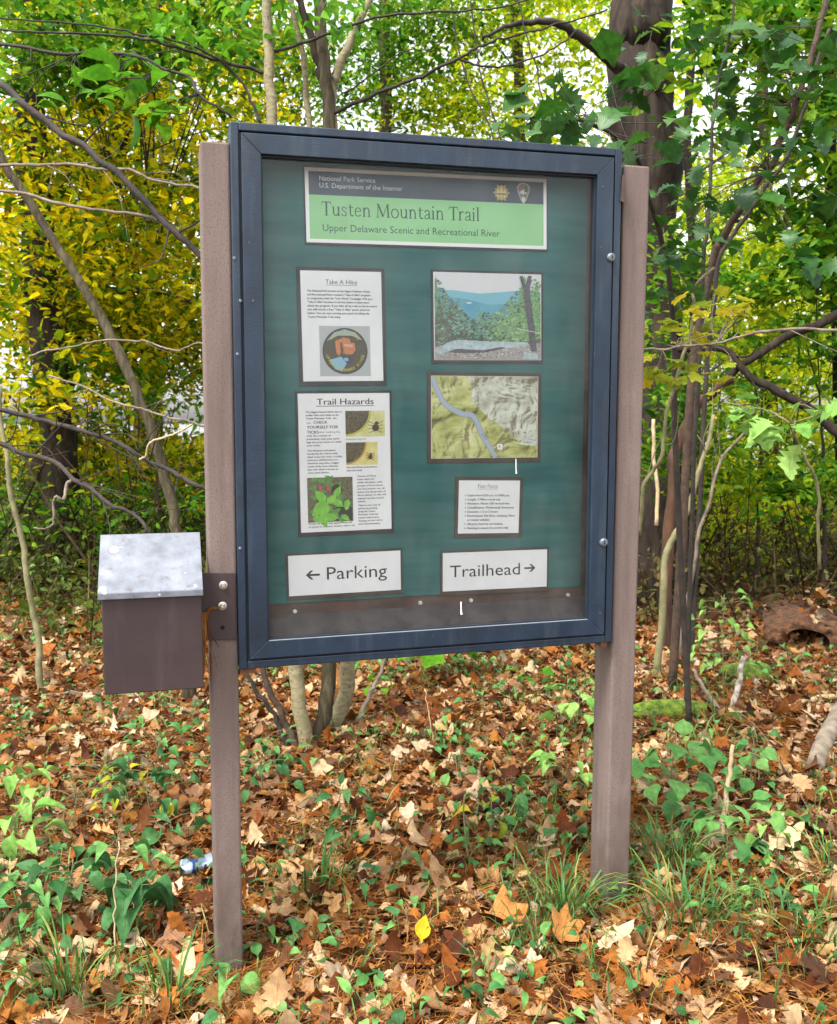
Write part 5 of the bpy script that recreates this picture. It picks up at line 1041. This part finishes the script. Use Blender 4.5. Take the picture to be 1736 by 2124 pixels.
for (nm, lab, tr_, cr_, lm_, sz_) in (
    ('shrub', 'leafy green shrub filling the gap between the oak and the dead tree', [(1420, 1215, 6.9), (1425, 1000, 6.9), (1430, 850, 6.9)], [(1430, 900, 6.8, .45, .4, .55, 20, 38), (1400, 560, 6.6, .35, .3, .45, 12, 34), (1380, 760, 6.4, .22, .3, .4, 10, 30)], 'green', .075),
    ('shrub', 'lime-green shrub in the brush beneath the dead limbs', [(1570, 1190, 7.4), (1575, 1000, 7.4), (1580, 880, 7.4)], [(1570, 980, 7.3, .6, .5, .5, 24, 38), (1540, 700, 7.2, .4, .4, .45, 14, 34)], 'limeleaf', .075),
    ('shrub', 'dense green shrub at the right edge behind the pale oak sprig', [(1710, 1200, 7.0), (1710, 1000, 7.0), (1700, 820, 7.0)], [(1700, 950, 6.9, .5, .5, .6, 24, 38), (1660, 700, 6.7, .5, .4, .45, 16, 34), (1640, 560, 6.6, .45, .4, .35, 12, 34)], 'green', .08),
    ('shrub', 'dark green shrub under the gold leaves at far left', [(60, 1180, 9.0), (60, 1080, 9.0), (60, 1000, 9.0)], [(60, 1040, 9.0, 1.0, .5, .35, 22, 40)], 'green', .075),
    ('shrub', 'low green shrub behind the brochure box', [(330, 1180, 8.6), (330, 1080, 8.6), (330, 1000, 8.6)], [(330, 1040, 8.6, .8, .5, .35, 20, 40)], 'green', .075)):
    tree(nm, lab, tr_, (.02, .008), 'twig_dark', cr_, lm_, leaf=sz_, cat='shrub', group='shrubs in the brush', n=7)
# multi-stemmed clump right behind the board
b0 = G(640, 1560); D0 = float((b0 - CAM) @ FWD)
root = thing('multi_stemmed_tree', 'clump of smooth pale stems from one base behind the case', 'tree', b0, (0, 0, 0), 'trees behind the notice board')
ST = [([(642, 1575, 0), (612, 1390, 0), (580, 900, .1), (562, 250, .15), (556, 60, .15), (545, -300, .2)], .036, .020, 'bark_smooth'),
      ([(632, 1560, .05), (622, 1390, .1), (630, 900, .2), (640, 300, .3), (618, 60, .3), (560, -100, .3)], .020, .012, 'bark_smooth'),
      ([(658, 1545, .1), (682, 1390, .12), (690, 900, .2), (680, 250, .25), (668, 80, .25), (655, -200, .3)], .037, .028, 'bark_grey'),
      ([(690, 1510, .25), (722, 1385, .3), (730, 900, .3), (688, 260, .28), (700, 150, .28), (740, 60, .3), (790, -60, .3)], .042, .014, 'bark_smooth'),
      ([(622, 1570, -.02), (585, 1480, 0), (548, 1390, .0), (500, 1100, .1), (470, 900, .2)], .018, .010, 'bark_red'),
      ([(602, 1560, 0), (560, 1470, 0), (505, 1385, .0), (440, 1180, .1)], .013, .007, 'twig_dark'),
      ([(738, 1505, .3), (765, 1440, .3), (795, 1378, .35), (850, 1200, .4)], .012, .008, 'wood_grey'),
      ([(676, 190, .25), (648, 90, .25), (612, -30, .25)], .022, .016, 'bark_dark')]
for pts, r0, r1, bm in ST:
    P = [at(a, b_, D0 + d) for a, b_, d in pts]; S = wiggle(spline(P, 7), .004, len(pts)); mb = MB()
    mb.tube([s - b0 for s in S], [r0 + (r1 - r0) * i / (len(S) - 1) for i in range(len(S))], 12, rough=.05, seed=int(r0 * 1e4)); mb.build('stem', M[bm], root, smooth=True)
for pts, r0, r1 in (([(690, 236, .25), (780, 195, .2), (861, 164, .2), (948, 122, .1), (1000, 94, .1), (1070, 73, .1), (1153, 52, .1), (1260, 20, .1)], .010, .004), ([(948, 122, .1), (1000, 136, .1), (1070, 133, .1), (1153, 98, .1), (1200, 60, .1)], .006, .003),
                    ([(566, 108, .15), (644, 84, .2), (735, 49, .2), (826, 30, .2), (966, 21, .2), (1046, 14, .2), (1140, -20, .2)], .008, .004), ([(556, 150, .15), (455, 126, .1), (350, 94, .0), (245, 75, 0), (105, 68, -.1), (-30, 58, -.1)], .009, .004),
                    ([(540, 255, .1), (525, 217, .1), (490, 154, .1), (402, 96, .0), (280, 68, 0), (175, 51, 0), (-20, 34, 0)], .008, .004), ([(690, 160, .25), (720, 190, .2), (830, 110, .2), (900, 105, .2)], .006, .002)):
    S = wiggle(spline([at(a, b_, D0 + d) for a, b_, d in pts], 6), .003, len(pts)); mb = MB(); mb.tube([s - b0 for s in S], [r0 + (r1 - r0) * i / (len(S) - 1) for i in range(len(S))], 6)
    mb.build('limb', M['twig_dark'], root, smooth=True)
pc = []
for px, py, D, rx, n_, per in ((600, 20, 4.6, .35, 5, 10), (400, 20, 4.3, .4, 5, 10), (700, 30, 4.5, .3, 3, 8), (760, 90, 4.6, .3, 2, 8)):
    p, q = leaf_cloud(at(px, py, D) - b0, (rx, rx, .14), n_, per, .085, OV[0], sig=.12); pc.append(p)
np_mesh('crown', pc, M['fresh'], root, smooth=True)

# bare branches reaching in from trees outside the view at the left, saplings and sticks at the right
def branch(name, label, pts, r0, r1, m_, cat='branch', group=None, leaves=None, grounded=False, twigs=0, amp=.005):
    P = [at(*a) for a in pts]
    if grounded: P[0][2] = float(gz(P[0][0], P[0][1])) - .03
    base = P[0].copy(); S = wiggle(spline(wiggle(spline(P, 2), amp * 1.6, len(label)), 5), .0012, len(label)); k = len(S)
    root = thing(name, label, cat, base, (0, 0, 0), group); mb = MB()
    mb.tube([s - base for s in S], [r0 + (r1 - r0) * i / (k - 1) for i in range(k)], 8, rough=.10, seed=len(label))
    r_ = np.random.default_rng(len(label))
    for i in range(twigs):
        j = r_.integers(k // 5, k - 1); s0 = S[j] - base; d = S[min(j + 1, k - 1)] - S[j - 1]; d /= np.linalg.norm(d)
        sd = RT * r_.normal(0, .5) + UP * r_.normal(.1, .5) + d * .8; sd /= np.linalg.norm(sd); L_ = r_.uniform(.12, .4)
        rr_ = max(.0012, (r0 + (r1 - r0) * j / (k - 1)) * .35)
        mb.tube(spline([s0, s0 + sd * L_ * .5 + r_.normal(0, .02, 3), s0 + sd * L_ + r_.normal(0, .05, 3)], 4), [rr_ * (1 - .75 * q / 8) for q in range(9)], 5)
    mb.build('wood', M[m_], root, smooth=True)
    if leaves:
        T, m2, lst = leaves; pc = []
        for px, py, D, n_, sp, sz in lst:
            q = r_.normal(0, 1, (n_, 3)) * np.array([sp, sp, sp * .35]) + (at(px, py, D) - base)
            tw = MB(); near = S[int(np.argmin([np.linalg.norm(s - base - q.mean(0)) for s in S]))] - base
            pc.append(strew(T[r_.integers(len(T))], q, rots(n_, .42, gen=r_), sz * r_.uniform(.7, 1.15, n_)))
            for v_ in q[::2]: tw.tube(spline([near, (near + v_) / 2 + r_.normal(0, .02, 3), v_], 3), .0016, 4)
            tw.build('twigs', M[m_], root, smooth=True)
        np_mesh('leaves', pc, M[m2], root, smooth=True)
    return root
BG = 'branches reaching in from the left'
HK = [oval(.20, fold=.18, curl=-.3, seed=91), oval(.26, fold=.2, curl=-.45, seed=92)]
branch('tree_branch', 'thick dark branch slanting down from upper left to the left post', [(-60, 120, 3.6), (0, 178, 3.5), (105, 252, 3.45), (168, 304, 3.4), (245, 360, 3.35), (343, 458, 3.3), (412, 535, 3.25), (470, 620, 3.2)], .014, .010, 'twig_dark', group=BG, twigs=9)
branch('tree_branch', 'thin bare branch level across the left woods above the gold leaves', [(-30, 345, 3.8), (87, 337, 3.7), (210, 350, 3.6), (315, 367, 3.5), (412, 393, 3.4), (470, 420, 3.4)], .007, .004, 'twig_pale', group=BG, twigs=9)
branch('tree_branch', 'thin pale branch just below the level one, ending at the thick branch', [(-30, 396, 3.6), (112, 425, 3.5), (210, 434, 3.4), (297, 448, 3.35), (343, 466, 3.3)], .006, .005, 'twig_pale', group=BG, twigs=2)
branch('leafy_branch', 'thin branch bearing large green leaves at upper left', [(-40, 90, 3.2), (35, 98, 3.15), (210, 115, 3.1), (350, 147, 3.05), (420, 199, 3.0), (480, 245, 3.0)], .006, .004, 'twig_dark', group=BG,
       leaves=(HK, 'fresh', [(280, 190, 2.95, 9, .075, .13), (335, 235, 2.95, 8, .06, .14), (215, 150, 3.0, 7, .08, .11), (120, 165, 3.0, 9, .09, .10), (50, 170, 3.1, 5, .08, .10), (330, 130, 3.2, 5, .1, .10)]))
branch('tree_branch', 'brown branch sloping down past the left post at mid height', [(-30, 838, 3.3), (0, 847, 3.25), (130, 881, 3.2), (217, 907, 3.15), (298, 945, 3.1), (418, 1007, 3.0), (470, 1030, 3.0)], .009, .007, 'twig_dark', group=BG, twigs=14)
branch('tree_branch', 'lowest brown branch ending above the brochure box', [(-30, 905, 3.3), (0, 918, 3.25), (54, 939, 3.2), (152, 994, 3.1), (231, 1051, 3.0), (298, 1100, 2.95), (330, 1125, 2.95)], .010, .005, 'twig_dark', group=BG, twigs=16)
branch('tree_branch', 'pale wiry branch slanting to the left post above the box', [(100, 780, 3.6), (176, 812, 3.5), (285, 842, 3.4), (353, 861, 3.35), (420, 893, 3.3), (460, 910, 3.3)], .004, .004, 'twig_pale', group=BG, twigs=4)
branch('tree_branch', 'wavy thin twig crossing the gold leaves at mid left', [(60, 740, 3.9), (136, 717, 3.8), (231, 706, 3.7), (312, 709, 3.6), (361, 725, 3.5), (415, 720, 3.4), (450, 715, 3.4)], .004, .003, 'twig_pale', group=BG, twigs=3)
branch('dead_twig', 'pale crooked dead twig hanging from the lowest brown branch', [(152, 996, 3.1), (132, 1034, 3.1), (108, 1048, 3.08), (102, 1083, 3.08), (70, 1095, 3.08)], .006, .003, 'twig_pale', group=BG)
branch('dead_twig', 'orange-tan broken twig caught across the mid branch by the post', [(290, 952, 3.05), (310, 925, 3.04), (355, 905, 3.02), (400, 880, 3.0)], .004, .003, 'wood_tan', group=BG)
branch('sapling', 'thin brown sapling stem standing in the left litter', [(86, 1440, 5.35), (78, 1330, 5.35), (62, 1214, 5.35), (28, 1034, 5.35), (10, 942, 5.35), (0, 800, 5.35)], .020, .012, 'twig_green', 'sapling', None, grounded=True, twigs=3)
branch('sapling', 'dark slender sapling crossing the right woods from the top', [(1430, 1230, 4.6), (1445, 900, 4.55), (1459, 545, 4.5), (1465, 489, 4.5), (1478, 290, 4.5), (1499, 150, 4.5), (1520, 0, 4.5), (1540, -150, 4.5)], .012, .005, 'twig_dark', 'sapling', None, grounded=True, twigs=5)
OK = [oak(.34, fold=.12, curl=-.3, seed=95), oak(.38, fold=.2, curl=-.45, seed=96), palmate(5, -.3, 98, .12, .6)]
R1 = [(1120, 235, 3.4, 7, .10, .13), (1195, 200, 3.5, 8, .10, .13), (1240, 265, 3.2, 8, .10, .14), (1180, 270, 3.4, 7, .10, .12), (1300, 190, 3.6, 8, .12, .13), (1060, 270, 3.6, 5, .08, .12), (1270, 120, 4.0, 6, .12, .10), (1340, 290, 3.3, 7, .12, .13)]
branch('oak_sapling', 'oak sapling spreading big lobed green leaves over the case corner', [(1440, 1250, 4.4), (1405, 900, 4.3), (1390, 600, 4.1), (1350, 400, 3.9), (1290, 290, 3.6), (1200, 250, 3.5), (1100, 245, 3.5)], .016, .004, 'twig_dark', 'sapling', None, (OK, 'deep', R1), True)
R2 = [(1560, 110, 4.4, 9, .13, .14), (1640, 60, 4.3, 10, .14, .14), (1620, 190, 4.2, 9, .13, .14), (1700, 140, 4.1, 9, .12, .14), (1690, 290, 4.0, 8, .12, .13), (1540, 205, 4.5, 8, .13, .13), (1470, 60, 4.6, 8, .13, .12), (1590, 290, 4.3, 7, .12, .13), (1480, 270, 4.2, 7, .11, .13), (1610, 370, 4.0, 6, .10, .14), (1690, 420, 3.9, 6, .09, .14), (1740, 520, 3.9, 6, .1, .14), (1600, 490, 4.0, 6, .1, .12), (1440, 390, 3.9, 6, .1, .12), (1400, 330, 3.7, 6, .09, .13), (1380, 430, 3.8, 7, .09, .12), (1390, 520, 3.8, 7, .08, .12), (1370, 610, 3.9, 6, .07, .12), (1450, 560, 4.2, 6, .1, .12), (1520, 420, 4.2, 7, .1, .13), (1420, 460, 4.0, 6, .09, .12)]
branch('oak_sapling', 'reddish leaning oak sapling hung with dark green leaves at upper right', [(1400, 1180, 5.0), (1440, 760, 4.9), (1482, 545, 4.8), (1500, 500, 4.75), (1548, 412, 4.6), (1587, 353, 4.5), (1618, 297, 4.5), (1653, 210, 4.4), (1700, 60, 4.4), (1730, -100, 4.4)], .024, .012, 'bark_red', 'sapling', None, (OK, 'deep', R2), True, twigs=5)
branch('sapling', 'dark sapling leaning right beside the reddish one', [(1440, 1140, 5.6), (1470, 760, 5.5), (1496, 538, 5.4), (1559, 430, 5.3), (1625, 343, 5.2), (1671, 217, 5.1), (1720, 60, 5.1)], .016, .009, 'twig_dark', 'sapling', None, None, True, twigs=5)
branch('dead_tree', 'rotten orange-brown broken trunk behind the right post', [(1385, 1130, 6.0), (1392, 1020, 6.0), (1405, 930, 6.0), (1440, 850, 6.0), (1480, 820, 5.9), (1520, 785, 5.8)], .042, .026, 'rotten', 'dead tree', None, None, True)
branch('dead_branch', 'thick brown dead limb running down to the right edge', [(1400, 725, 6.2), (1506, 728, 6.0), (1562, 791, 5.9), (1625, 819, 5.8), (1736, 895, 5.6), (1800, 940, 5.6)], .020, .032, 'bark_dark', 'branch', None, None, False, twigs=5)
branch('dead_branch', 'brown limb rising to the right edge at mid height', [(1440, 850, 6.0), (1540, 760, 6.0), (1630, 700, 6.0), (1700, 672, 6.0), (1780, 640, 6.0)], .022, .034, 'bark_dark', 'branch', None, None, False)
branch('tree_branch', 'pale thin branch crossing level at the right of the board', [(1320, 730, 3.6), (1375, 727, 3.6), (1452, 712, 3.6), (1531, 700, 3.55), (1578, 684, 3.5), (1735, 687, 3.4), (1800, 690, 3.4)], .004, .006, 'twig_pale', 'branch', None, ([palmate(5, -.2, 97, .1, .6)], 'yellowgreen', [(1480, 645, 3.7, 14, .10, .10), (1400, 690, 3.7, 12, .09, .10), (1375, 775, 3.7, 10, .08, .09), (1440, 770, 3.7, 8, .08, .09), (1520, 660, 3.7, 4, .06, .09), (1500, 805, 3.7, 3, .05, .09)]), twigs=2)
branch('sapling', 'grey-green thin stem bending up beside the right post', [(1325, 1110, 4.0), (1336, 1011, 3.95), (1368, 954, 3.9), (1383, 860, 3.9), (1430, 690, 3.9), (1446, 603, 3.9), (1481, 555, 3.9)], .009, .006, 'twig_green', 'sapling', None, None, False, twigs=3)
branch('sapling', 'pale slanting sapling stem in front of the brush at right', [(1405, 1270, 5.6), (1437, 1174, 5.6), (1468, 1042, 5.6), (1500, 948, 5.6), (1560, 880, 5.6)], .013, .007, 'twig_pale', 'sapling', None, None, True, twigs=4)
branch('sapling', 'mossy leaning sapling stem close to the right post', [(1362, 1290, 5.3), (1386, 1159, 5.3), (1415, 1080, 5.3), (1455, 970, 5.3), (1480, 860, 5.3)], .022, .010, 'twig_green', 'sapling', None, None, True, twigs=4)
branch('dead_stick', 'yellowish dead stick standing against the dark beside the right post', [(1361, 1090, 4.8), (1358, 954, 4.8), (1355, 870, 4.8)], .010, .009, 'wood_tan', 'stick')
branch('oak_seedling', 'low oak sprig with large pale green leaves at right', [(1700, 1180, 3.4), (1690, 1000, 3.3), (1640, 880, 3.2), (1560, 840, 3.2), (1500, 835, 3.2)], .006, .002, 'twig_green', 'seedling', None, (OK[:2], 'seedlime', [(1600, 865, 3.15, 6, .055, .13), (1655, 900, 3.1, 4, .04, .17), (1530, 840, 3.2, 4, .05, .12), (1680, 850, 3.2, 3, .05, .12)]), False)
for k, (a, b_) in enumerate((((958, 130), (1030, 320)), ((1000, 150), (1046, 320)), ((1075, 10), (1110, 140)))):
    branch('hanging_vine', ['thin dark vine hanging slantwise behind the case top', 'second thin vine just right of the slanting one', 'short vine hanging from the pale branch at top'][k], [(a[0] - 25, a[1] - 160, 5.5), (a[0], a[1], 5.5), ((a[0] + b_[0]) / 2, (a[1] + b_[1]) / 2, 5.5), (b_[0], b_[1], 5.5), (b_[0] + 20, b_[1] + 80, 5.5)], .005, .004, 'twig_dark', 'vine', None)

# ------------------------------------------------------------------ brush and the far woods, each one mass
BRG = leafy('brush_green', [(0.025, 0.055, 0.008), (0.06, 0.10, 0.012), (0.11, 0.14, 0.016), (0.05, 0.05, 0.012)], .35)
def brush(name, zones, mats):
    pcs = []
    for (pxa, pxb, Da, Db, cnt, hgt, mi, sz, stems) in zones:
        D = rng.uniform(Da, Db, cnt); px = rng.uniform(pxa, pxb, cnt); p0 = np.array([at(a, 1062, d) for a, d in zip(px, D)]); p0[:, 2] = gz(p0[:, 0], p0[:, 1])
        h_ = hgt * rng.uniform(.3, 1.0, cnt); per = 14
        Q = np.repeat(p0, per, 0) + rng.normal(0, .16, (cnt * per, 3)); Q[:, 2] = np.repeat(p0[:, 2], per) + np.repeat(h_, per) * rng.uniform(.05, 1.0, cnt * per)
        pcs.append(strew(SMALL, Q, rots(len(Q), .6), sz * rng.lognormal(0, .3, len(Q)), mi))
        k = int(cnt * stems); idx = rng.integers(0, cnt, k); b = p0[idx] + rng.normal(0, .1, (k, 3)) * np.array([1, 1, 0])
        STEM = (np.array([(-.006, 0, 0), (.006, 0, 0), (.05, .004, .5), (.04, -.004, .5), (.16, 0, 1), (.155, .003, 1)]), np.array([(0, 1, 2, 3), (3, 2, 4, 5)]), np.zeros((6, 2)))
        pcs.append(strew(STEM, b, rots(k, .62), hgt * rng.uniform(.6, 1.6, k), 0))
    o = np_mesh(name, pcs, mats); o['kind'] = 'stuff'
brush('undergrowth', [(-150, 460, 6.5, 13, 420, .55, 2, .06, 1.0), (-150, 460, 8, 14, 520, 1.1, 2, .07, 1.0), (-150, 460, 7, 12, 60, .6, 1, .06, .2), (440, 1300, 8, 14, 420, .5, 2, .06, 1.5), (1330, 1900, 6.5, 12, 420, .8, 3, .06, 1.6), (1330, 1900, 8, 14, 520, 1.3, 4, .07, .5)],
      [leafy('brush_stem', [(0.022, 0.013, 0.007), (0.055, 0.034, 0.019), (0.12, 0.085, 0.05)], 0, .9), M['olive'], BRG, leafy('brush_brown', [(0.05, 0.06, 0.012), (0.12, 0.08, 0.03), (0.10, 0.14, 0.02)], .3), M['limeleaf']])
def woods(name, zones, mats):
    pcs = []
    for (pxa, pxb, pya, pyb, Da, Db, nc, per, sz, mi) in zones:
        D = rng.uniform(Da, Db, nc); px = rng.uniform(pxa, pxb, nc); py = rng.uniform(pya, pyb, nc); q = np.array([at(a, b_, d) for a, b_, d in zip(px, py, D)])
        P = np.repeat(q, per, 0) + rng.normal(0, 1, (nc * per, 3)) * np.array([.55, .55, .22]); P = P[P[:, 2] > gz(P[:, 0], P[:, 1]) + .1]
        pcs.append(strew(BROAD, P, rots(len(P), .6), sz * rng.lognormal(0, .3, len(P)), mi))
    o = np_mesh(name, pcs, mats); o['kind'] = 'stuff'
woods('far_woods', [(-250, 520, -60, 740, 17, 24, 105, 42, .16, 0), (-250, 520, 915, 1010, 16, 22, 60, 42, .16, 3), (450, 900, -60, 420, 17, 24, 46, 40, .16, 1), (520, 1250, 300, 900, 17, 24, 90, 40, .16, 2),
                    (850, 1400, -60, 420, 17, 24, 48, 40, .15, 2), (1330, 1950, 330, 820, 16, 24, 150, 42, .15, 2), (1330, 1950, -60, 300, 16, 24, 34, 40, .15, 2), (1330, 1950, 860, 1010, 15, 22, 60, 40, .14, 2), (-250, 520, 200, 760, 15, 20, 80, 42, .15, 0), (-250, 520, 920, 1010, 13, 18, 60, 42, .11, 4), (1330, 1950, 820, 1010, 12, 18, 90, 42, .11, 2)],
      [M['gold'], M['green'], M['limeleaf'], M['olive'], BRG])
